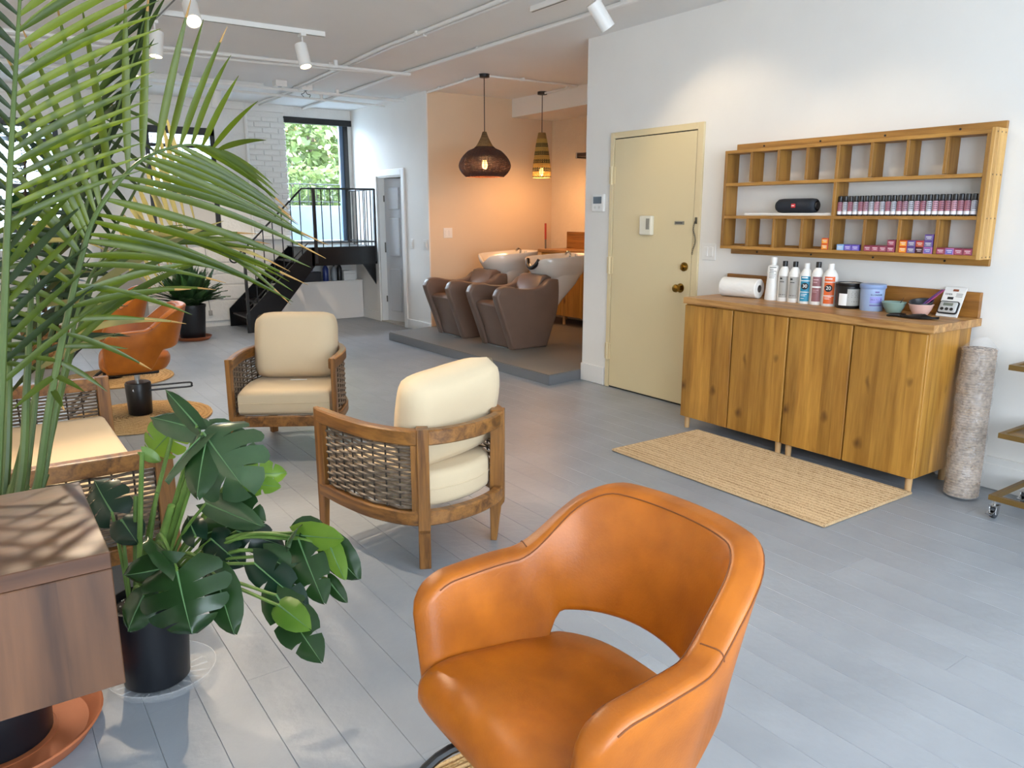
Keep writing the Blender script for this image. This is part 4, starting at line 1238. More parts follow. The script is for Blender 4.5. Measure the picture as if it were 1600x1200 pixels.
# ================================================================== rugs, roll, cart
o = empty('jute_runner', 'rectangular braided jute runner in front of the pine cabinets', 'rug', (3.43, 2.60, 0))
MB().box(-.372, .372, -.71, .706, .0, .006).build('backing', JUTE_R, o)
cw = MB(); rj = random.Random(8)
for i_ in range(48):
    xx = -.368 + i_ * .01566
    cw.tube([(xx + .0009 * math.sin(k_ * 2.1 + i_), -.712 + k_ * (1.42 / 70), .0068 + .0013 * math.sin(k_ * 1.6 + i_ * 2.4)) for k_ in range(71)], .0076, 5)
wv_ = cw.build('braided_cords', JUTE_R, o, smooth=True); wv_['kind'] = 'stuff'
bb = MB()
for s in (-1, 1):
    bb.tube([(-.375, s * .712, .008), (.375, s * .712, .008)], .008, 7); bb.tube([(s * .375, -.712, .008), (s * .375, .712, .008)], .007, 7)
bb.build('bound_edge', JUTE_R, o, smooth=True)
def round_rug(x, y, r, lab):
    o = empty('round_jute_rug', lab, 'rug', (x, y, 0), group='round jute rugs under the salon chairs')
    MB().lathe([(r - .006, 0), (r, .004), (r - .004, .009), (.001, .010)], n=72).build('weave', JUTE_O, o, smooth=True)
    m = MB()
    for q in range(24):
        rr_ = r - .010 - q * .0185
        if rr_ > .03:
            m.tube([((rr_ + .0012 * math.sin(k * 2.3 + q)) * math.cos(2 * math.pi * k / 72), (rr_ + .0012 * math.sin(k * 2.3 + q)) * math.sin(2 * math.pi * k / 72), .0088 + .0012 * math.sin(k * 1.9 + q * 2)) for k in range(72)], .0078, 5, closed=True)
    m.build('braided_rings', JUTE_O, o, smooth=True)['kind'] = 'stuff'
round_rug(.86, 5.80, .47, 'round jute rug under the salon chair with visible pump')
round_rug(.93, 7.36, .46, 'round jute rug under the salon chair beside the fern')
round_rug(.86, 1.08, .455, 'round jute rug under the large tan chair')

# wrapped rug roll leaning against wall and cabinet
o = empty('wrapped_rug_roll', 'rolled woven rug in clear plastic leaning beside the pine cabinet', 'rug roll', (3.99, 1.730, 0))
top = Vector((.135, .06, .74))
rollm = bpy.data.materials.new('rolled_weave'); rollm.use_nodes = True
nt = rollm.node_tree; N, L = nt.nodes, nt.links
tc = N.new('ShaderNodeTexCoord'); ck = N.new('ShaderNodeTexBrick')
ck.inputs['Scale'].default_value = 1; ck.inputs['Brick Width'].default_value = .017; ck.inputs['Row Height'].default_value = .015; ck.inputs['Mortar Size'].default_value = .003
ck.inputs['Color1'].default_value = lin('#c3ad96'); ck.inputs['Color2'].default_value = lin('#a58c74'); ck.inputs['Mortar'].default_value = lin('#5d4a3a')
mpn = N.new('ShaderNodeMapping'); mpn.inputs['Rotation'].default_value = (math.pi / 2, 0, R(20))
L.new(tc.outputs['Object'], mpn.inputs[0]); L.new(mpn.outputs[0], ck.inputs['Vector']); L.new(ck.outputs['Color'], N['Principled BSDF'].inputs['Base Color']); N['Principled BSDF'].inputs['Roughness'].default_value = .85
bpn = N.new('ShaderNodeBump'); bpn.inputs['Strength'].default_value = .6; bpn.inputs['Distance'].default_value = .004; bpn.invert = True
L.new(ck.outputs['Fac'], bpn.inputs['Height']); L.new(bpn.outputs[0], N['Principled BSDF'].inputs['Normal'])
def rollsec(t, r, flat=1.0, seed=0, amp=0.0, n=36):
    c = top * t
    c = Vector((c.x, c.y, .012 + .728 * t))
    return [c + Vector((r * math.cos(a) * (1 + amp * math.sin(3 * a + 9 * t + seed) + amp * .7 * math.sin(7 * a - 23 * t)), r * flat * math.sin(a) * (1 + amp * math.sin(2 * a + 14 * t)), 0)) for a in [2 * math.pi * k / n for k in range(n)]]
MB().ring_loft([rollsec(t / 14, .071, 1, 0, .012) for t in range(15)]).build('rolled_rug', rollm, o, smooth=True)
rw_ = MB()
for i_ in range(56):
    rg_ = rollsec((i_ + .5) / 56, .0725, 1, 0, .012, n=44)
    cc_ = sum(rg_, Vector()) / 44
    rw_.tube([p_ + (p_ - cc_).normalized() * (.0022 if (k_ + i_) % 2 else -.0014) for k_, p_ in enumerate(rg_)], .0062, 5, closed=True)
rw_.build('woven_cords', mat('roll_cord', '#bfa78e', rough=.85, color2='#7d6752', scale=55), o, smooth=True)['kind'] = 'stuff'
sp_ = MB(); sp_.tube([Vector((.135, .06, .742)) + Vector((.006 * a * math.cos(a), .006 * a * math.sin(a), 0)) for a in [q * .35 for q in range(4, 34)]], .003, 5); sp_.build('roll_end', rollm, o)
wrapm = mat('clear_wrap', (1, 1, 1, 1), rough=.12, alpha=.16, spec=.9, bump=.9, bscale=26, stretch=(1, 1, .35))
MB().ring_loft([rollsec(t / 30, .083 + .004 * math.sin(t * 1.7), 1, 2, .035) for t in range(31)], caps=False).build('plastic_wrap', wrapm, o, smooth=True)
MB().ring_loft([rollsec(1.0, .083, 1, 2, .035), [p + Vector((.01, .0, .035)) for p in rollsec(1.0, .06, .8, 2, .05)], [p + Vector((.015, 0, .055)) for p in rollsec(1.0, .04, .25, 2, .05)]], caps=False).build('wrap_end', wrapm, o, smooth=True)

o = empty('rolling_cart', 'brass framed rolling cart at the edge of the room', 'cart', (3.80, 1.30, 0))
BRD = wood('cart_wood', '#8a6a36', '#4a3414', 'y', 2, .5)
for z, x0 in ((.10, 0), (.40, .01), (.72, .02)):
    m = MB()
    m.box(x0, x0 + .022, -.42, .225, z - .012, z + .012); m.box(x0 + .34, x0 + .362, -.42, .225, z - .012, z + .012); m.box(x0 + .0225, x0 + .3395, .203, .2245, z - .0118, z + .0118); m.box(x0 + .0225, x0 + .3395, -.4195, -.4, z - .0118, z + .0118)
    m.build('shelf_frame', mat('antique_brass', '#6e5324', rough=.45, metal=.15), o)
    if z > .2: MB().box(x0 + .0215, x0 + .3405, -.399, .2025, z - .006, z + .004).build('shelf_board', BRD, o)
for x in (.02, .345):
    for y in (-.40,):
        MB().box(x - .011, x + .011, y - .011, y + .011, .09, .80).build('upright', MATS['antique_brass'], o)
def caster(x, y):
    m = empty('caster', loc=(x, y, 0), parent=o)
    M = Matrix.Translation((0, 0, .028)) @ Matrix.Rotation(math.pi / 2, 4, 'X')
    MB().lathe([(.012, -.011), (.027, -.010), (.028, 0), (.027, .010), (.012, .011)], n=20, M=M).build('wheel', mat('caster_rubber', '#3c3f43', rough=.5), m, smooth=True)
    f = MB(); f.box(-.02, .016, -.016, -.012, .02, .064, bev=.002, seg=1); f.box(-.02, .016, .012, .016, .02, .064, bev=.002, seg=1); f.box(-.022, .018, -.018, .018, .06, .066); f.cyl((0, 0, .064), (0, 0, .09), .008, n=10)
    f.build('fork', CHROME, m)
    MB().box(-.052, -.01, -.014, .014, .040, .046, M=Matrix.Rotation(R(-12), 4, 'Y')).build('brake_lever', CHROME, m)
for x, y in ((.02, .20), (.345, .20), (.02, -.40), (.345, -.40)): caster(x, y)

# ================================================================== wicker armchairs
def wicker_panel(path_fn, s0, s1, z0, z1, rows, stakes, rs=.0060, amp=.0055):
    """path_fn(s)->(point2d, normal2d); weave between heights"""
    m = MB(); st_ = MB()
    nS = stakes
    for i in range(rows):
        f = (i + .5) / rows
        n = nS * 4
        pts = []
        for k in range(n + 1):
            s = s0 + (s1 - s0) * k / n
            p, nn = path_fn(s)
            a = amp * math.cos(math.pi * (k / 4 + (i % 2)))
            zz = z0(s) + (z1(s) - z0(s)) * f
            pts.append(Vector((p[0] + nn[0] * a, p[1] + nn[1] * a, zz)))
        m.tube(pts, rs, 5)
    for k in range(nS + 1):
        s = s0 + (s1 - s0) * k / nS
        p, nn = path_fn(s)
        st_.tube([(p[0], p[1], z0(s)), (p[0], p[1], z1(s))], .004, 5)
    return m, st_

def path_from(pts):
    P = spline([(a, b, 0) for a, b in pts], 12)
    acc = [0]
    for a, b in zip(P, P[1:]): acc.append(acc[-1] + (b - a).length)
    T = acc[-1]
    def fn(s):
        d = s * T
        i = 0
        while i < len(P) - 2 and acc[i + 1] < d: i += 1
        t = (d - acc[i]) / max(1e-9, acc[i + 1] - acc[i])
        p = P[i].lerp(P[i + 1], t)
        tg = (P[i + 1] - P[i]).normalized()
        j = min(max(i + (1 if t > .5 else -1), 0), len(P) - 2)
        tg = (tg * 1.0 + (P[j + 1] - P[j]).normalized() * abs(t - .5)).normalized()
        return (p.x, p.y), (tg.y, -tg.x)
    return fn, T

def rail(m, fn, s0, s1, zf, w, h, n=28):
    """rectangular rail swept along the plan path"""
    secs = []
    for k in range(n + 1):
        s = s0 + (s1 - s0) * k / n
        p, nn = fn(s)
        z = zf(s)
        a = w / 2
        c = .006
        ring = [(-a, -h / 2 + c), (-a + c, -h / 2), (a - c, -h / 2), (a, -h / 2 + c), (a, h / 2 - c), (a - c, h / 2), (-a + c, h / 2), (-a, h / 2 - c)]
        secs.append([Vector((p[0] + nn[0] * u, p[1] + nn[1] * u, z + v)) for u, v in ring])
    m.ring_loft(secs)
    return m

def cushion(w, d, h, puff=.02, n=14, corner=.18, tuft=0.0, seedz=0.0):
    """pillow with soft crown and pinched corners: returns MB centred at origin, z up thickness"""
    m = MB()
    rows_t, rows_b = [], []
    for i in range(n + 1):
        u = -1 + 2 * i / n
        rt_, rb_ = [], []
        for k in range(n + 1):
            v = -1 + 2 * k / n
            e = max(0, 1 - abs(u) ** 4) * max(0, 1 - abs(v) ** 4)
            e = (e ** .32) * .97 + .03 * (1 if abs(u) < .999 and abs(v) < .999 else 0)
            pin = 1 - corner * .35 * (abs(u) ** 2 * (1 - abs(v) ** 2) + abs(v) ** 2 * (1 - abs(u) ** 2)) * .6
            x = u * w / 2 * (1 - .10 * v ** 6)
            y = v * d / 2 * (1 - .10 * u ** 6)
            wr = .006 * noise.noise(Vector((u * 2.2 + seedz, v * 2.2, 1.7))) * (1 - e * .3)
            rt_.append(Vector((x, y, h / 2 * e + wr))); rb_.append(Vector((x, y, -h / 2 * e + wr)))
        rows_t.append(rt_); rows_b.append(rb_)
    m.sheet(rows_t); m.sheet(rows_b)
    bmesh.ops.remove_doubles(m.bm, verts=m.bm.verts[:], dist=.0008)
    return m

def box_cushion(outline, z0, z1, bev=.022):
    return MB().prism(outline, 'z', z0, z1, bev=bev, seg=3)

AH = .545
def wicker_chair(loc, rotz, lab, backtilt=0.0, parts_label=None, cush_rot=0.0):
    o = empty('wicker_armchair', lab, 'armchair', loc, rotz, 'teak and wicker lounge seats')
    # front is -y.  plan path: front left post -> round the back -> front right post
    pts = [(-.29, -.30), (-.305, -.10), (-.295, .10), (-.215, .285), (0, .345), (.215, .285), (.295, .10), (.305, -.10), (.29, -.30)]
    fn, T = path_from(pts)
    sb = None
    # s of the rear posts
    best = min(range(201), key=lambda k: (fn(k / 200)[0][0] + .215) ** 2 + (fn(k / 200)[0][1] - .285) ** 2)
    sb = best / 200
    ztop = lambda s: AH + .012
    m = MB(); rail(m, fn, 0.0, 1.0, ztop, .042, .062, 60); m.build('arm_rail', TEAK, o, smooth=True, angle=35)
    m = MB(); rail(m, fn, 0.0, 1.0, lambda s: .225, .040, .060, 60); m.build('seat_rail', TEAK, o, smooth=True, angle=35)
    MB().box(-.29, .29, -.318, -.284, .190, .252, bev=.004).build('front_rail', TEAK, o)
    for s in (-1, 1):
        MB().prism([(-.318, 0), (-.285, 0), (-.262, .22), (-.262, AH + .040), (-.322, AH + .046)], 'x', s * .31 - .027 * (1 if s > 0 else -0) - (0 if s > 0 else 0), s * .31 + (.0 if s > 0 else .027), bev=.003, seg=1).build('leg', TEAKZ, o)
        # rear post, outside the rails, gently splayed
        p, nn = fn(sb if s < 0 else 1 - sb)
        ang = math.atan2(nn[1], nn[0])
        M = Matrix.Translation((p[0], p[1], 0)) @ Matrix.Rotation(ang, 4, 'Z')
        sec = [(-.010, .16), (.010, 0), (.036, 0), (.040, .22), (.034, AH + .047), (-.024, AH + .047), (-.024, .18)]
        q = MB().prism(sec, 'y', -.024, .024, bev=.003, seg=1, M=M); q.build('leg', TEAKZ, o)
        MB().cyl((p[0] + nn[0] * .022, p[1] + nn[1] * .022, -.001), (p[0] + nn[0] * .022, p[1] + nn[1] * .022, .008), .012, n=10).build('foot_glide', BLKP, o)
        # side weave between front post and rear post
        a, b = (.035, sb - .02) if s < 0 else (1 - sb + .02, .965)
        wv, sk = wicker_panel(fn, a, b, lambda q: .258, lambda q: AH - .022, 17, 8)
        wp = wv.build('woven_panel', RATTAN, o, smooth=True); sk.build('stake', RATTAN_D, wp, smooth=True)
        p2, n2 = fn(b if s < 0 else a)
        MB().box(-.012, .012, -.012, .012, .25, AH - .01, M=Matrix.Translation((p2[0], p2[1], 0)) @ Matrix.Rotation(math.atan2(n2[1], n2[0]), 4, 'Z')).build('panel_stile', TEAKZ, o)
    out = [fn(k / 44)[0] for k in range(45)]
    out = [(x * .905, y * .90 - .012) for x, y in out]
    sc = MB().prism(out, 'z', .245, .395, bev=.030, seg=3).build('seat_cushion', CUSH, o, smooth=True, angle=60)
    pp = MB(); pp.tube([(x * 1.002, y * 1.002, .322) for x, y in out], .0035, 5, closed=True); pp.build('piping', CUSH, sc, smooth=True)
    bc = cushion(.52, .42, .19, seedz=loc[0]).build('back_cushion', CUSH, o, smooth=True, angle=180)
    bc.location = (-.03 if cush_rot else 0, .165, .595)
    bc.rotation_euler = (R(76 + backtilt), R(cush_rot), 0)
    tg = MB().box(-.05, .05, -.006, .006, 0, .003).build('care_tag', mat('tag_white', '#f0eee8', rough=.6), o); tg.location = (.03, .02, .398)
    return o
AFRONT = math.atan2(-.859, -.512)
wicker_chair((1.395 + .512 * .30, 4.325 + .859 * .30, 0), AFRONT + math.pi / 2, 'wicker armchair facing the viewer with upright cream cushion')
wicker_chair((1.578 - .208 * .30 - .012, 2.58 + .978 * .30, 0), R(180 + 12), 'wicker armchair seen from behind with tipped cream cushion', 0, cush_rot=5)

# loveseat
o = empty('wicker_loveseat', 'long wicker loveseat with flat cream seat beside the wood console', 'loveseat', (.50, 3.62, 0), 0, 'teak and wicker lounge seats')
# front faces +x ; arms at y = +-.76
SH = .545
for s in (-1, 1):
    yy = s * .745
    MB().box(-.72, .0, yy - .024, yy + .024, SH - .02, SH + .042, bev=.005).build('arm_rail', TEAK, o)
    MB().box(-.72, .0, yy - .02, yy + .02, .19, .25, bev=.004).build('side_rail', TEAK, o)
    for xx in (-.02, -.70):
        MB().prism([(xx - .026, 0), (xx + .010, 0), (xx + .030, .22), (xx + .030, SH + .044), (xx - .030, SH + .044), (xx - .030, .22)], 'y', yy - .027, yy + .027, bev=.003, seg=1).build('leg', TEAKZ, o)
    fn = lambda q, yy=yy: ((-.05 - .62 * q, yy), (0, 1))
    wv, sk = wicker_panel(fn, 0, 1, lambda q: .255, lambda q: SH - .025, 16, 9)
    wp = wv.build('woven_panel', RATTAN, o, smooth=True); sk.build('stake', RATTAN_D, wp, smooth=True)
MB().box(-.045, -.005, -.72, .72, .19, .25, bev=.004).build('front_rail', TEAK, o)
MB().box(-.74, -.70, -.72, .72, .19, .25, bev=.004).build('back_rail', TEAK, o); MB().box(-.74, -.70, -.72, .72, SH - .02, SH + .042, bev=.004).build('back_rail', TEAK, o)
fn = lambda q: ((-.72, -.70 + 1.4 * q), (1, 0))
wv, sk = wicker_panel(fn, 0, 1, lambda q: .255, lambda q: SH - .025, 16, 18)
wp = wv.build('woven_panel', RATTAN, o, smooth=True); sk.build('stake', RATTAN_D, wp, smooth=True)
sc = MB().box(-.66, -.03, -.712, .712, .25, .40, bev=.03, seg=3).build('seat_cushion', CUSH, o, smooth=True, angle=60)
for s in (-1, 1):
    bc = cushion(.68, .42, .18, seedz=s).build('back_cushion', CUSH, o, smooth=True, angle=180)
    bc.location = (-.58, s * .35, .59); bc.rotation_euler = (R(76), 0, R(90))

# ================================================================== tan salon chairs
def salon_chair(loc, rotz, lab):
    o = empty('salon_chair', lab, 'salon chair', loc, rotz, 'tan leather salon chairs')
    half, yb, yf = .268, .235, -.195
    path = [(-half, yf), (-half, -.05), (-half * .95, .08), (-half * .75, .185), (-half * .44, yb - .002), (0, yb + .012), (half * .44, yb - .002), (half * .75, .185), (half * .95, .08), (half, -.05), (half, yf)]
    fn, T = path_from(path)
    N_ = 96
    def smst(a, b, x):
        t = min(1, max(0, (x - a) / (b - a))); return t * t * (3 - 2 * t)
    secs = []
    tr = {}
    th0 = .066
    for k in range(N_ + 1):
        s = k / N_
        e = min(s, 1 - s)
        p, nn = fn(s)
        nn = Vector((nn[0], nn[1], 0)); 
        if nn.dot(Vector((p[0], p[1] - .0, 0))) < 0: nn = -nn
        P0 = Vector((p[0], p[1], 0))
        up = smst(.20, .385, e)
        zt = .622 + .012 * smst(0, .2, e) + up * .142
        zb = .345 + (.488 - .345) * smst(.225, .30, e) + .015 * smst(.3, .5, e)
        th = th0
        end = .030
        d = e * T
        cap = 1.0
        if d < .045:
            q = 1 - d / .045
            cap = math.sqrt(max(0.0, 1 - q * q)) * .88 + .12
        if d < .09:
            q = 1 - d / .09
            zt -= .05 * q * q
            zb += .03 * q * q
        th *= cap
        if d < .045:
            zt -= (1 - cap) * .02; zb += (1 - cap) * .02
        ring = []
        r_ = min(th / 2, .019)
        hh = (zt - zb)
        prof = []
        for (cx, cz, a0) in ((th / 2 - r_, hh - r_, 0), (-th / 2 + r_, hh - r_, 90), (-th / 2 + r_, r_, 180), (th / 2 - r_, r_, 270)):
            for q in range(5):
                a = R(a0 + q * 22.5)
                prof.append((cx + r_ * math.cos(a), cz + r_ * math.sin(a)))
        # add mid points on the flat sides for a soft crown
        for (u, v) in prof:
            z = zb + v
            lean = (z - .345) * .10 + max(0, z - .62) * .32 * up
            if z < .48: lean -= (.48 - z) * .22
            cr = 0
            ring.append(P0 + nn * (u + lean - .01) + Vector((0, 0, z)))
        secs.append(ring)
    shell = MB().ring_loft(secs).build('shell', LEATHER, o, smooth=True, angle=75)
    sm = MB()
    for idx in (1, 8):
        sm.tube([s_[idx] * 1.0 + (s_[idx] - (sum(s_, Vector()) / len(s_))).normalized() * .0008 for s_ in secs[4:-4]], .0016, 5)
    for kk in (int(N_ * .235), int(N_ * .765)):
        ring = secs[kk]
        c = sum(ring, Vector()) / len(ring)
        sm.tube([q + (q - c).normalized() * .0006 for q in ring[4:6] + [ring[5].lerp(ring[9 + 1], t) for t in (.2, .4, .6, .8)] + ring[10:12]], .0015, 5)
        sm.tube([q + (q - c).normalized() * .0006 for q in ring[0:6]], .0015, 5)
    sm.build('stitched_seam', SEAM, shell, smooth=True)
    # seat pad
    sp = [(-.195, .345), (-.226, .385), (-.220, .432), (-.190, .462), (-.13, .470), (0, .455), (.12, .442), (.205, .432), (.225, .41), (.21, .36), (.15, .335), (-.15, .325)]
    outl = [(p.x, p.y) for p in spline([(a, b, 0) for a, b in sp], 4, closed=True)]
    rows = []
    nx = 18
    for i in range(nx + 1):
        u = -1 + 2 * i / nx
        x = u * .240
        q = max(0.0, 1 - abs(u) ** 5) ** .35
        cz = .405
        cen = Vector((x, -.04, cz))
        rr_ = []
        for (yy, zz) in outl:
            # round the rear corners in plan, soft crown across
            shr = 1.0
            if yy > 0: shr = 1 - .35 * abs(u) ** 3 * (yy / .22)
            rr_.append(Vector((x, (-.04 + (yy + .04) * (.90 + .10 * q)) * shr if yy > 0 else -.04 + (yy + .04) * (.90 + .10 * q), cz + (zz - cz) * (.62 + .38 * q) + .004 * (1 - u * u))))
        rows.append(rr_)
    MB().ring_loft(rows).build('seat', LEATHER, o, smooth=True, angle=60)
    MB().box(-.12, .12, -.14, .14, .305, .34, bev=.01).build('seat_plate', BLACKM, o)
    MB().cyl((0, 0, .20), (0, 0, .32), .018, n=16).build('piston', CHROME, o, smooth=True)
    ba = MB().lathe([(.075, .006), (.078, .012), (.086, .226), (.080, .236), (.019, .238)], n=28).build('pump_base', BLKP, o, smooth=True)
    MB().lathe([(.010, 0), (.010, .004), (.004, .004)], n=12, M=Matrix.Translation((.074, -.03, .19)) @ Matrix.Rotation(math.pi / 2, 4, 'Y')).build('bolt', CHROME, ba)
    lv = MB(); lv.tube(spline([(.03, .08, .205), (.03, .20, .205), (.035, .335, .205), (.05, .345, .19), (.05, .335, .178), (.05, .20, .178), (.05, .07, .178)], 4), .0065, 7)
    lv.build('pump_lever', BLACKM, o, smooth=True)
    ft = MB()
    for s in (-1, 1):
        ft.tube(spline([(s * .10, -.05, .318), (s * .135, -.22, .305), (s * .165, -.36, .15), (s * .17, -.42, .085)], 6), .0105, 8)
    ft.tube([(-.20, -.42, .085), (.20, -.42, .085)], .0115, 8); ft.tube([(-.165, -.34, .17), (.165, -.34, .17)], .008, 8)
    ft.build('footrest', BLACKM, o, smooth=True)
    return o
salon_chair((.878, 1.072, .0115), R(-91), 'large tan leather salon chair with cut-out back')
salon_chair((.868, 5.86, .0115), R(-97), 'tan salon chair on black pump base beside the wicker loveseat')
salon_chair((.90, 7.35, .0115), R(-92), 'tan salon chair between the fern and the other tan chair')

# ================================================================== wood console
o = empty('wood_console', 'brown waterfall wood console in front of the palm', 'console', (-.40, 1.86, 0))
MB().box(-.56, .557, -.25, .25, .715, .75, bev=.002, seg=1).build('top', MANGO_T, o)
fr = MB(); fr.box(-.56, .557, -.25, -.225, .46, .714, bev=.002, seg=1); fr.build('front_panel', MANGO, o)
MB().box(.532, .557, -.224, .25, .46, .714, bev=.002, seg=1).build('end_panel', MANGO, o)
MB().box(-.56, -.535, -.224, .25, .46, .714).build('end_panel', MANGO, o)
MB().box(-.535, .532, -.224, .25, .46, .48).build('bottom_panel', MANGO_T, o)
for xx in (-.5, .05):
    for yy in (-.2, .2): MB().box(xx - .015, xx + .015, yy - .015, yy + .015, 0, .461).build('leg', BLACKM, o)
# ================================================================== palm
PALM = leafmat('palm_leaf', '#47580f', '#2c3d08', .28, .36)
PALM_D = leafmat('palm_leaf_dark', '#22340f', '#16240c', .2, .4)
PALM_B = leafmat('palm_leaf_backlit', '#5c6d14', '#42540e', .38, .36)  # lighter green paints the backlight into the colour of these leaflets
PALM_P = leafmat('palm_leaf_dry', '#857e4e', '#5e5a36', .35, .6)
TIPB = mat('palm_tip_brown', '#a8824a', rough=.7)
STEMG = mat('palm_stem', '#51632c', rough=.45, color2='#384a1e', scale=12, stretch=(1, 1, .2))

def leaflet(m, a, b, w, arch=.09, fold=.35, side=None, n=9, tipm=None, curl=0.0):
    """one narrow folded palm leaflet from a to b"""
    a, b = Vector(a), Vector(b)
    ax = b - a
    L = ax.length
    view = (a - Vector((0, 0, CAM_H))).normalized()
    s = side if side is not None else ax.cross(view)
    s = s - ax * (s.dot(ax) / (L * L))
    s.normalize()
    nn = ax.normalized().cross(s)
    if nn.z < 0: nn = -nn
    rows = []
    for i in range(n + 1):
        t = i / n
        c = a + ax * t + Vector((0, 0, 1)) * (arch * L * 4 * t * (1 - t)) - Vector((0, 0, 1)) * curl * L * t ** 3
        ww = w * (min(1, .35 + t * 4.2) if t < .35 else 1.0) * (1 - max(0, (t - .35) / .65) ** 1.7) + .0006
        rows.append([c - s * ww - nn * (-ww * fold), c, c + s * ww - nn * (-ww * fold)])
    m.sheet(rows)
    return rows

plant = empty('areca_palm', 'tall areca palm arching over from behind the wood console', 'palm', (-.10, 2.34, 0))
base = Vector((-.10, 2.34, 0))
def rel(v): return Vector(v) - base
ps = empty('terracotta_saucer', 'wide terracotta saucer under the palm pot', 'saucer', (-.10, 2.30, 0))
MB().lathe([(.225, 0), (.232, .005), (.262, .048), (.258, .052), (.250, .050), (.222, .014), (.001, .013)], n=56).build('dish', TERRA, ps, smooth=True, angle=50)
MB().lathe([(.15, .0135), (.15, .016), (.143, .016), (.143, .0135)], n=40, caps=False).build('ridge', TERRA, ps, smooth=True)
pot = MB().lathe([(.125, .0125), (.135, .018), (.148, .30), (.158, .30), (.158, .325), (.148, .325), (.143, .30), (.001, .295)], n=40).build('pot', POTBLK, plant, smooth=True, angle=50, loc=(0, -.04, 0))
MB().lathe([(.142, .299), (.001, .302)], n=30, caps=False).build('soil', SOIL, pot)

def frond(pts, leafs, m, rad=.008, n=6, name='frond', tips=True, wd=.013, archs=.06, dark=None):
    P = spline([rel(at(*p)) for p in pts], n)
    k = len(P)
    fr = MB().tube(P, [rad * (1 - .8 * i / (k - 1)) for i in range(k)], 8).build(name, STEMG, plant, smooth=True)
    rnd_ = random.Random(len(leafs) * 13 + int(pts[0][0]))
    for q in leafs:
        bx, by, bd, tx, ty, td = q[:6]
        mm = q[6] if len(q) > 6 else m
        a, b = rel(at(bx, by, bd)), rel(at(tx, ty, td))
        # start the leaflet on the nearest point of the rachis
        j = min(range(k), key=lambda i: (P[i] - a).length)
        a = P[j]
        L = (b - a).length
        view = (a + base - Vector((0, 0, CAM_H))).normalized()
        ax = (b - a)
        sd = ax.cross(view).normalized() * 1.0 + view * rnd_.uniform(-.5, .5)
        w = MB()
        rows = leaflet(w, a, b, wd * min(1.15, .55 + L * .9) * rnd_.uniform(.9, 1.1), archs * rnd_.uniform(.5, 1.3), .35, sd)
        lf = w.build('leaflet', mm, fr, smooth=True, angle=180)
        if tips and rnd_.random() < .45:
            e = rows[-1][1]; p = rows[-2][1]
            tm = MB().tube([p, p.lerp(e, .6), e + (e - p) * .35], [.0035, .0025, .0006], 4).build('leaflet_tip', TIPB, fr)
    return fr

# main frond arching to the right
r1 = [(50, 790, 2.12), (62, 740, 2.12), (78, 630, 2.12), (104, 500, 2.13), (128, 400, 2.15), (150, 335, 2.17), (200, 268, 2.22), (245, 238, 2.28), (300, 226, 2.35), (348, 236, 2.44)]
up = [(132, 395, 0, -25, 215), (128, 405, 0, -25, 262), (120, 430, 0, -25, 320), (113, 455, 0, -20, 372), (107, 485, 0, -15, 430), (98, 520, 0, -10, 480),
      (134, 380, 0, -10, 165), (138, 365, 0, -5, 120), (142, 350, 0, 2, 75), (148, 338, 0, 35, 45), (158, 318, 0, 88, 5), (172, 300, 0, 127, 5), (196, 272, 0, 196, -12), (224, 250, 0, 232, -8),
      (243, 240, 0, 297, 4), (262, 233, 0, 318, 30), (282, 228, 0, 352, 48), (298, 226, 0, 361, 86), (315, 228, 0, 373, 118), (332, 231, 0, 403, 158), (345, 235, 0, 416, 219)]
lo = [(104, 500, 240, 500), (108, 480, 292, 452), (112, 465, 330, 407), (118, 440, 300, 492), (124, 420, 345, 440), (128, 400, 362, 425), (134, 380, 395, 440), (140, 360, 440, 462), (146, 345, 458, 472), (153, 328, 470, 440), (165, 308, 486, 418),
      (178, 292, 498, 398), (190, 280, 502, 378), (204, 266, 487, 375), (218, 254, 478, 368), (232, 245, 470, 362), (248, 238, 466, 352), (265, 232, 460, 345), (282, 229, 452, 336), (300, 227, 445, 322), (318, 229, 436, 305), (335, 233, 426, 288), (346, 236, 428, 312)]
def dep(px, py):
    return 2.15 + max(0, px - 140) * .0013
L1 = [(a, b, dep(a, b), c, d, dep(a, b) - .16 + .0002 * c) for (a, b, _, c, d) in up] + [(a, b, dep(a, b), c, d, dep(a, b) + .10 + .0005 * (c - 200)) for (a, b, c, d) in lo]
L1 += [(92, 560, 2.13, 168, 612, 2.2), (88, 585, 2.13, 132, 612, 2.1), (84, 600, 2.13, 100, 640, 2.05), (95, 545, 2.13, 200, 545, 2.25), (100, 525, 2.13, 232, 575, 2.25), (88, 590, 2.13, 20, 640, 2.0), (94, 555, 2.13, 10, 560, 2.0)]
frond(r1, L1, PALM, .012, archs=.05, wd=.0108)
# upright frond at the frame edge, leaflets sweeping up to the right
r2 = [(-6, 770, 1.98), (2, 600, 1.96), (9, 420, 1.94), (15, 280, 1.93), (22, 150, 1.93), (31, 0, 1.93), (40, -130, 1.95)]
L2 = []
for i in range(24):
    y = 345 - i * 19
    bx = 15 + (280 - y) * .062
    ln = 228 - abs(i - 10) * 2
    L2.append((bx, y, 1.94, bx + ln, y - 78 - i * 3.2, 2.12, PALM_B if i % 3 else PALM))
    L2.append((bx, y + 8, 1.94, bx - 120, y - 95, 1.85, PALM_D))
for i in range(9):
    y = 590 - i * 27
    L2.append((6, y, 1.95, 150 - i * 4, y - 110 - i * 5, 2.15, PALM_D if i % 2 else PALM))
frond(r2, L2, PALM_B, .012, tips=False, wd=.0098, archs=.03)
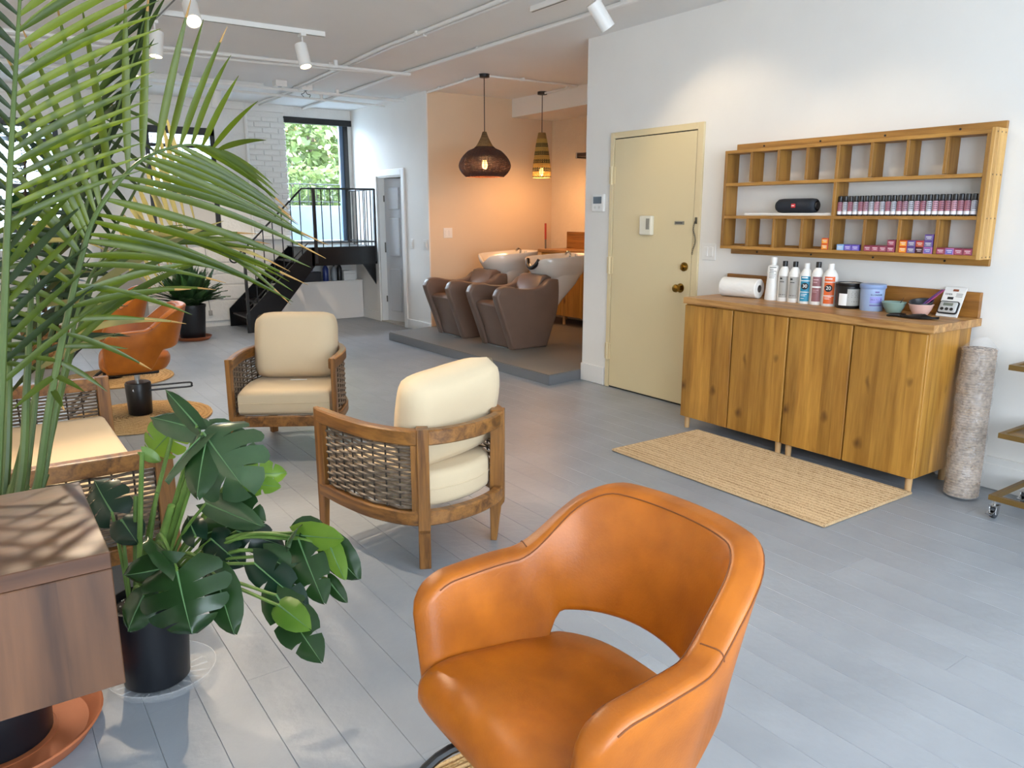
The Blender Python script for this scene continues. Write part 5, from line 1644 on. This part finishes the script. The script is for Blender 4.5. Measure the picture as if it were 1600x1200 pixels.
# darker fronds behind
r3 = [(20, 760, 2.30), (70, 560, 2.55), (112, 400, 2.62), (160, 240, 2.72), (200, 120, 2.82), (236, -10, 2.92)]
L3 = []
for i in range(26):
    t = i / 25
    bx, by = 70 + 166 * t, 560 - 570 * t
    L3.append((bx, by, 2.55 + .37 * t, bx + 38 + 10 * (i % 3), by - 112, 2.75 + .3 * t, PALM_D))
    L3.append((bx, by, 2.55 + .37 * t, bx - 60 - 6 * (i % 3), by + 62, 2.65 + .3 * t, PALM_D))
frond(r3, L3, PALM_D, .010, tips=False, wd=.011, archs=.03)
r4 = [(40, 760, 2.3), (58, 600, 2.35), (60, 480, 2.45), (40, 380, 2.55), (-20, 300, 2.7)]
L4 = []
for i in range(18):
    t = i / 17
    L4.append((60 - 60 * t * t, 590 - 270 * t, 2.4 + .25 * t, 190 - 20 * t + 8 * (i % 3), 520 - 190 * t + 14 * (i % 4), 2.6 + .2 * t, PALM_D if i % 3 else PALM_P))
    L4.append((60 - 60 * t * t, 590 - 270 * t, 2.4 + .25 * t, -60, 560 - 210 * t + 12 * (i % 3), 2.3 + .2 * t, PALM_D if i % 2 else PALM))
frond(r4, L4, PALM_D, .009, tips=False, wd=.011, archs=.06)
# far frond whose dry leaflets hang in front of the rear window
r5 = [(66, 745, 2.25), (110, 560, 2.5), (165, 390, 2.75), (215, 290, 2.95), (250, 215, 3.1), (262, 180, 3.15)]
L5 = []
for i in range(15):
    t = i / 14
    L5.append((165 + 97 * t, 390 - 205 * t, 2.75 + .4 * t, 225 + 60 * t + 12 * (i % 3), 440 - 100 * t + 12 * (i % 4), 2.95 + .3 * t, PALM_P))
    if i % 2: L5.append((165 + 97 * t, 390 - 205 * t, 2.75 + .4 * t, 110 + 60 * t, 300 - 150 * t, 2.8 + .3 * t, PALM_D))
frond(r5, L5, PALM_P, .009, wd=.0105, archs=.03)
# low frond whose leaflets run level to the right, long and thin
r6 = [(70, 740, 2.2), (95, 600, 2.25), (130, 460, 2.35), (165, 400, 2.45), (230, 360, 2.6), (300, 350, 2.75)]
L6 = []
for i, (tx, ty) in enumerate(((330, 405), (300, 395), (350, 345), (362, 372), (395, 365), (415, 380), (430, 395), (445, 420), (452, 440), (458, 455), (448, 470), (440, 400), (285, 505), (330, 452), (265, 430))):
    t = i / 14
    b = ((110, 520), (118, 495), (128, 465), (140, 440), (155, 412), (170, 398), (190, 382), (212, 368), (235, 359), (258, 355), (280, 352), (296, 350), (108, 530), (112, 515), (105, 545))[i]
    L6.append((b[0], b[1], 2.3 + (b[0] - 100) * .002, tx, ty, 2.45 + (tx - 200) * .0016, PALM_P if i % 5 == 2 else PALM))
frond(r6, L6, PALM, .008, wd=.011, archs=.07)
for (a, b, c) in (((30, 770, 2.2), (42, 600, 2.22), (50, 430, 2.3)), ((6, 780, 2.3), (14, 600, 2.35), (10, 420, 2.45))):
    MB().tube(spline([(0, 0, .3), rel(at(*a)), rel(at(*b)), rel(at(*c))], 6), [.016 - .0005 * i for i in range(19)], 8).build('cane', STEMG, plant, smooth=True)
for p in (r1, r2, r3, r4, r5, r6):
    q = rel(at(*p[0]))
    MB().tube(spline([(q.x * .25, q.y * .25, .30), (q.x * .6, q.y * .6, .5), q], 5), .0125, 8).build('cane', STEMG, plant, smooth=True)

# ================================================================== monstera
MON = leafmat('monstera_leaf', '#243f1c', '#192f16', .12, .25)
MON_S = leafmat('monstera_leaf_sheen', '#3f5538', '#2c432a', .10, .26)  # paler grey-green paints a sheen into the leaf colour
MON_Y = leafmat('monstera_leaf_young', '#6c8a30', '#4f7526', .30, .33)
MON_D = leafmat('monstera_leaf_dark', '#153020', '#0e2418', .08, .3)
VEIN = mat('leaf_vein', '#54784a', rough=.5)
PET = mat('petiole', '#67833a', rough=.45, color2='#4a6628', scale=20)
mo = empty('monstera_plant', 'split leaf monstera in a black nursery pot beside the wood console', 'potted plant', (.318, 2.362, .012))
mb = Vector((.318, 2.362, .012))
MB().lathe([(.088, 0), (.094, .006), (.107, .235), (.112, .238), (.114, .262), (.107, .264), (.103, .24), (.001, .236)], n=44).build('pot', POTBLK, mo, smooth=True, angle=40)
MB().lathe([(.102, .240), (.06, .250), (.001, .252)], n=30, caps=False).build('soil', SOIL, mo, smooth=True)
rs = random.Random(9)
pg = MB()
for i in range(60):
    a, r_ = rs.uniform(0, 6.28), .095 * math.sqrt(rs.random())
    bmesh.ops.create_icosphere(pg.bm, subdivisions=1, radius=rs.uniform(.002, .0035), matrix=Matrix.Translation((r_ * math.cos(a), r_ * math.sin(a), .247)))
o_ = pg.build('perlite', mat('perlite_white', '#cfc9bd', rough=.9), mo); o_['kind'] = 'stuff'
sau = empty('clear_saucer', 'clear plastic saucer under the monstera pot', 'saucer', (.335, 2.365, 0))
CLR = mat('clear_plastic', (.9, .92, .93, 1), rough=.08, alpha=.13, spec=.8)
MB().lathe([(.001, .004), (.125, .004), (.135, .008), (.152, .034), (.155, .034), (.138, .004), (.127, .001), (.001, .001)], n=48, caps=False).build('dish', CLR, sau, smooth=True)
rb_ = MB()
for k in range(20):
    a = 2 * math.pi * k / 20
    rb_.tube([(.06 * math.cos(a), .06 * math.sin(a), .006), (.130 * math.cos(a), .130 * math.sin(a), .007)], .0022, 5)
rb_.tube([(.153 * math.cos(2 * math.pi * k / 48), .153 * math.sin(2 * math.pi * k / 48), .034) for k in range(48)], .002, 5, closed=True)
rb_.build('rib', CLR, sau, smooth=True)

def mleaf(bp, tp, w, m, side=None, lobes=5, droop=.18, cup=.25, root=(0, 0, .25), bend=.15, petr=.0055, split=True, mid=True):
    """bp, tp: (px, py, depth) of leaf base and tip; w half width (m); side: world vector hint for the blade's right"""
    a, b = at(*bp) - mb, at(*tp) - mb
    ax = b - a
    L = ax.length
    axn = ax.normalized()
    s = Vector(side) if side else ax.cross(CF)
    s = (s - axn * s.dot(axn)).normalized()
    nn = s.cross(axn)
    if nn.z < 0: nn = -nn
    prof = [(0, .50), (.12, .86), (.28, 1.0), (.5, .92), (.72, .66), (.88, .36), (1.0, .03)]
    def W(t):
        for (t0, w0), (t1, w1) in zip(prof, prof[1:]):
            if t <= t1: return w0 + (w1 - w0) * (t - t0) / (t1 - t0)
        return .03
    M_ = MB()
    cutrow = {}
    def pt(sg, u, t):
        sweep = (-.24 * (1 - t) ** 3 + .14 * t * (1 - t) * 2) * u
        x = W(t) * w * u
        tt = t + sweep
        z = -droop * L * tt * tt - cup * w * u * u * (1.0) + .03 * w * math.sin(t * 17) * u
        return a + axn * (L * tt) + s * (sg * x) + nn * z
    for sg in (-1, 1):
        nl = lobes if split else 1
        for j in range(nl):
            t0, t1 = j / nl, (j + 1) / nl
            last = j == nl - 1
            na, nu = (4 if split else 14), 7
            rows = []
            for q in range(na + 1):
                v = q / na
                row = []
                for k in range(nu + 1):
                    u = k / nu
                    g = 0.0
                    if split and u > .42:
                        g = .17 * ((u - .42) / .58) ** .5
                    vv = v
                    if not last: vv = min(v, 1 - g) if False else v * (1 - g)
                    # lobe ends are rounded
                    uu = u * (1 - (.10 * (2 * v - 1) ** 2 if split else 0))
                    row.append(pt(sg, uu, t0 + (t1 - t0) * vv))
                rows.append(row)
            M_.sheet(rows)
    lf = M_.build('leaf', m, mo, smooth=True, angle=180)
    if mid:
        MB().tube([pt(1, 0, t / 8) + nn * .0012 for t in range(9)], [.0028 - .0003 * t for t in range(9)], 5).build('midrib', VEIN, lf, smooth=True)
    rt_ = Vector(root)
    md = rt_.lerp(a, .5) + Vector((0, 0, bend * (a - rt_).length))
    MB().tube(spline([rt_, md, a], 8), [petr * (1.25 - .45 * i / 16) for i in range(17)], 7).build('petiole', PET, mo, smooth=True)
D0 = 2.12
RX = (CR.x, CR.y, 0)
# big front leaf over the pot
mleaf((277, 893, 1.98), (296, 990, 1.93), .125, MON, lobes=4, side=(CR.x, CR.y, .05), droop=.10, cup=.22, root=(.0, .0, .25), bend=.3)
mleaf((276, 888, 1.99), (236, 832, 2.03), .050, MON, side=(CR.x * .7, CR.y * .7, -.7), droop=.1, split=False, root=(.01, 0, .25), mid=False, bend=.35)
mleaf((272, 884, 2.0), (186, 905, 1.98), .045, MON, side=(.1, .1, 1), droop=.22, split=False, root=(0, 0, .25), bend=.3)
# top leaf
mleaf((318, 676, 2.16), (368, 748, 2.02), .125, MON_S, lobes=4, side=(CR.x, CR.y, .35), droop=.14, cup=.55, root=(.01, .02, .25), bend=.02, petr=.008)
mleaf((316, 682, 2.16), (248, 742, 2.08), .055, MON_S, side=(.6, -.5, .55), droop=.15, split=False, root=(.01, .02, .25), bend=.02)
mleaf((322, 690, 2.14), (305, 768, 2.0), .050, MON, side=(CR.x, CR.y, 0), droop=.1, split=False, cup=.3, root=(.02, 0, .25), bend=.02)
mleaf((312, 672, 2.2), (228, 646, 2.25), .045, MON_S, side=(.3, .5, .6), droop=.12, split=False, root=(.01, .02, .25), bend=.04)
mleaf((308, 665, 2.2), (262, 612, 2.26), .026, MON, side=(.8, -.5, .2), droop=-.1, split=False, root=(.01, .02, .25), bend=.04)
mleaf((330, 672, 2.22), (400, 712, 2.2), .060, MON_S, side=(.4, .5, .75), lobes=3, droop=.25, root=(.01, .02, .25), bend=.05)
# pale rib-edged leaf behind the top one
mleaf((272, 670, 2.35), (225, 720, 2.35), .07, MON_Y, side=(.7, -.3, .6), lobes=4, droop=.2, cup=.4, root=(-.03, .04, .25), bend=.05, petr=.007)
mleaf((222, 706, 2.25), (248, 722, 2.25), .02, PET, split=False, root=(-.03, .0, .25), bend=.02, petr=.008, mid=False)
# bright young leaf on the right
mleaf((362, 744, 2.3), (442, 738, 2.3), .055, MON_Y, side=(.2, .3, .9), lobes=4, droop=.2, root=(.03, .03, .25), bend=.05)
mleaf((360, 752, 2.3), (425, 760, 2.25), .04, MON_Y, side=(.2, .3, .9), lobes=3, droop=.25, root=(.03, .03, .25), bend=.05)
# middle tier
mleaf((322, 786, 2.18), (404, 822, 2.05), .042, MON_S, side=(.3, .2, .9), droop=.05, split=False, root=(.03, .02, .25), bend=.1)
mleaf((352, 778, 2.28), (402, 812, 2.22), .055, MON, side=(.4, .2, .8), lobes=3, droop=.2, root=(.03, .03, .25), bend=.1)
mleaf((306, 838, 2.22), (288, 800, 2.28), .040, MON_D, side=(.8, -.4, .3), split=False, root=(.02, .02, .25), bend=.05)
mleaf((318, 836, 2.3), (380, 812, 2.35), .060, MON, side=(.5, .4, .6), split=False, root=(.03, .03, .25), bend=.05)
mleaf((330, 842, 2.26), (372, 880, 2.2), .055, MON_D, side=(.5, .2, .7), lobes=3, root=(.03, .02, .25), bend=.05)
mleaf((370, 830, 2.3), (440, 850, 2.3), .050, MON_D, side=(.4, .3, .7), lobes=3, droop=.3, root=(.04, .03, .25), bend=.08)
mleaf((338, 900, 2.05), (362, 988, 1.96), .050, MON, side=(CR.x, CR.y, .2), droop=.08, split=False, root=(.04, 0, .25), bend=.25)
mleaf((330, 885, 2.08), (345, 925, 2.02), .035, MON, side=(CR.x, CR.y, .2), split=False, root=(.04, 0, .25), bend=.2)
# spray reaching to the right
rt2 = (.05, .01, .25)
mleaf((462, 836, 2.2), (530, 842, 2.12), .042, MON_Y, side=(.3, .2, .9), droop=.06, split=False, root=rt2, bend=.16, petr=.006)
mleaf((466, 842, 2.18), (502, 938, 2.05), .058, MON, side=(CR.x, CR.y, .25), lobes=3, droop=.08, root=rt2, bend=.16)
mleaf((468, 832, 2.24), (512, 822, 2.28), .048, MON, side=(.2, .5, .8), split=False, droop=.1, root=rt2, bend=.16)
mleaf((460, 832, 2.2), (440, 850, 2.12), .042, MON_S, side=(.2, -.4, .8), split=False, root=rt2, bend=.16)
mleaf((510, 848, 2.2), (556, 905, 2.15), .050, MON, side=(.5, 0, .8), split=False, droop=.12, root=rt2, bend=.18)
mleaf((515, 850, 2.16), (532, 900, 2.08), .030, MON_Y, side=(.7, -.3, .5), split=False, root=rt2, bend=.18)
mleaf((512, 905, 2.14), (538, 940, 2.1), .022, MON, side=(.7, -.3, .5), split=False, root=rt2, bend=.2)
mleaf((415, 868, 2.18), (478, 905, 2.1), .045, MON_S, side=(.4, .2, .8), split=False, droop=.2, root=rt2, bend=.1)
mleaf((398, 880, 2.15), (470, 945, 2.05), .055, MON_D, side=(.6, -.2, .7), lobes=3, droop=.12, root=rt2, bend=.1)
mleaf((432, 930, 2.08), (496, 1028, 1.95), .062, MON, side=(CR.x, CR.y, .2), lobes=3, droop=.1, root=rt2, bend=.10)
mleaf((436, 946, 2.05), (474, 975, 1.97), .040, MON_Y, side=(.7, -.2, .5), split=False, droop=.2, root=rt2, bend=.10)
# dark leaf behind the console
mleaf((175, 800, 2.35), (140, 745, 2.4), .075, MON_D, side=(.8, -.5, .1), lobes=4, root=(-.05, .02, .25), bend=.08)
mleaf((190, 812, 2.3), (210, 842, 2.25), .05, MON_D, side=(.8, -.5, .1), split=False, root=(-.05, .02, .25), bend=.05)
mleaf((225, 930, 2.12), (195, 985, 2.08), .05, MON, side=(.8, -.5, .1), split=False, root=(-.05, .0, .25), bend=.2)
for (p, q, r_) in (((212, 775, 2.3), (-.03, .03, .25), .010), ((245, 770, 2.3), (-.01, .04, .25), .009), ((268, 790, 2.2), (.0, .02, .25), .016), ((300, 740, 2.2), (.02, .02, .25), .011)):
    e = at(*p) - mb
    MB().tube(spline([Vector(q), Vector(q).lerp(e, .5) + Vector((0, 0, .01)), e], 6), [r_ * (1 - .35 * i / 12) for i in range(13)], 9).build('stem', PET, mo, smooth=True)

# ================================================================== fern by the rear wall
fe_ = empty('potted_fern', 'bushy dark fern in a black pot by the iron stairs', 'potted plant', (2.0, 9.26, .03))
sa = empty('terracotta_saucer', 'small terracotta saucer under the fern pot', 'saucer', (2.0, 9.26, 0))
MB().lathe([(.17, 0), (.175, .004), (.205, .040), (.198, .040), (.17, .012), (.001, .012)], n=36).build('dish', TERRA, sa, smooth=True)
MB().lathe([(.150, .0125), (.150, .016), (.142, .016), (.142, .0125)], n=30, caps=False).build('ridge', TERRA, sa)
MB().lathe([(.125, -.0182), (.135, 0), (.158, .34), (.164, .34), (.164, .37), (.153, .37), (.145, .34), (.001, .33)], n=30).build('pot', POTBLK, fe_, smooth=True, angle=40)
FG = leafmat('fern_leaf', '#33502a', '#20391e', .2, .5)
FG2 = leafmat('fern_leaf_light', '#3c5f2c', '#294a22', .25, .5)
rf = random.Random(12)
for i in range(150):
    az = rf.uniform(0, 2 * math.pi)
    el = rf.uniform(R(22), R(88))
    L = rf.uniform(.32, .55)
    d = Vector((math.cos(az) * math.cos(el), math.sin(az) * math.cos(el), math.sin(el)))
    st0 = Vector((rf.uniform(-.08, .08), rf.uniform(-.08, .08), .36))
    P = [st0 + d * L * t + Vector((0, 0, -.16 * L * t * t * (1.2 if el < .8 else .5))) for t in [k / 12 for k in range(13)]]
    m = MB()
    m.tube(P, [.003 * (1 - .06 * k) for k in range(13)], 4)
    sdv = d.cross(Vector((0, 0, 1)))
    if sdv.length < .1: sdv = Vector((1, 0, 0))
    sdv.normalize()
    for k in range(2, 13):
        t = k / 12
        ln = .052 * math.sin(math.pi * min(1, .12 + t * .9)) + .008
        for s in (-1, 1):
            for q in (0, .33, .66):
                p = P[k].lerp(P[k - 1], q)
                e = p + sdv * s * ln + d * ln * .5 + Vector((0, 0, -.01))
                wv_ = d * .008
                m.poly([p - wv_, p + wv_, e.lerp(p, .3) + wv_, e, e.lerp(p, .3) - wv_ * .6])
    m.build('frond', FG if rf.random() < .7 else FG2, fe_)

# ================================================================== dark leafy tree by the far window
fg = empty('rubber_fig', 'dark broad leafed fig tree in front of the far window', 'potted plant', (.50, 8.35, 0))
MB().lathe([(.15, 0), (.16, .006), (.20, .34), (.205, .36), (.19, .36), (.18, .32), (.001, .31)], n=30).build('basket', jute('basket_weave', '#a87c50', '#5d3d22', 'y', 40), fg, smooth=True, angle=40)
MB().tube(spline([(0, 0, .3), (.03, 0, .8), (-.03, .04, 1.3), (.02, 0, 1.9)], 6), [.022 - .0007 * k for k in range(19)], 8).build('trunk', mat('fig_bark', '#4a3a2a', rough=.9), fg, smooth=True)
FIG = leafmat('fig_leaf', '#1c3a22', '#122a1a', .12, .35)
FIG2 = leafmat('fig_leaf_mid', '#2c4f2a', '#1c3a22', .15, .35)
rg = random.Random(31)
for i in range(80):
    z = rg.uniform(.45, 2.25)
    az = rg.uniform(0, 2 * math.pi)
    r0 = rg.uniform(.05, .36) * (1 - .25 * abs(z - 1.3))
    c = Vector((r0 * math.cos(az), r0 * math.sin(az), z))
    d = Vector((math.cos(az), math.sin(az), rg.uniform(-.7, .5))).normalized()
    s = d.cross(Vector((0, 0, 1))).normalized()
    n_ = s.cross(d)
    L = rg.uniform(.20, .32); w = L * .28
    rows = []
    for k in range(7):
        t = k / 6
        ww = w * math.sin(math.pi * (.06 + .9 * t)) ** .7
        cc = c + d * L * t - Vector((0, 0, .18 * L * t * t))
        rows.append([cc - s * ww + n_ * ww * .2, cc, cc + s * ww + n_ * ww * .2])
    m = MB().sheet(rows)
    m.tube([Vector((0, 0, z - .06)), c], .004, 4)
    m.build('leaf', FIG if rg.random() < .65 else FIG2, fg, smooth=True, angle=180)
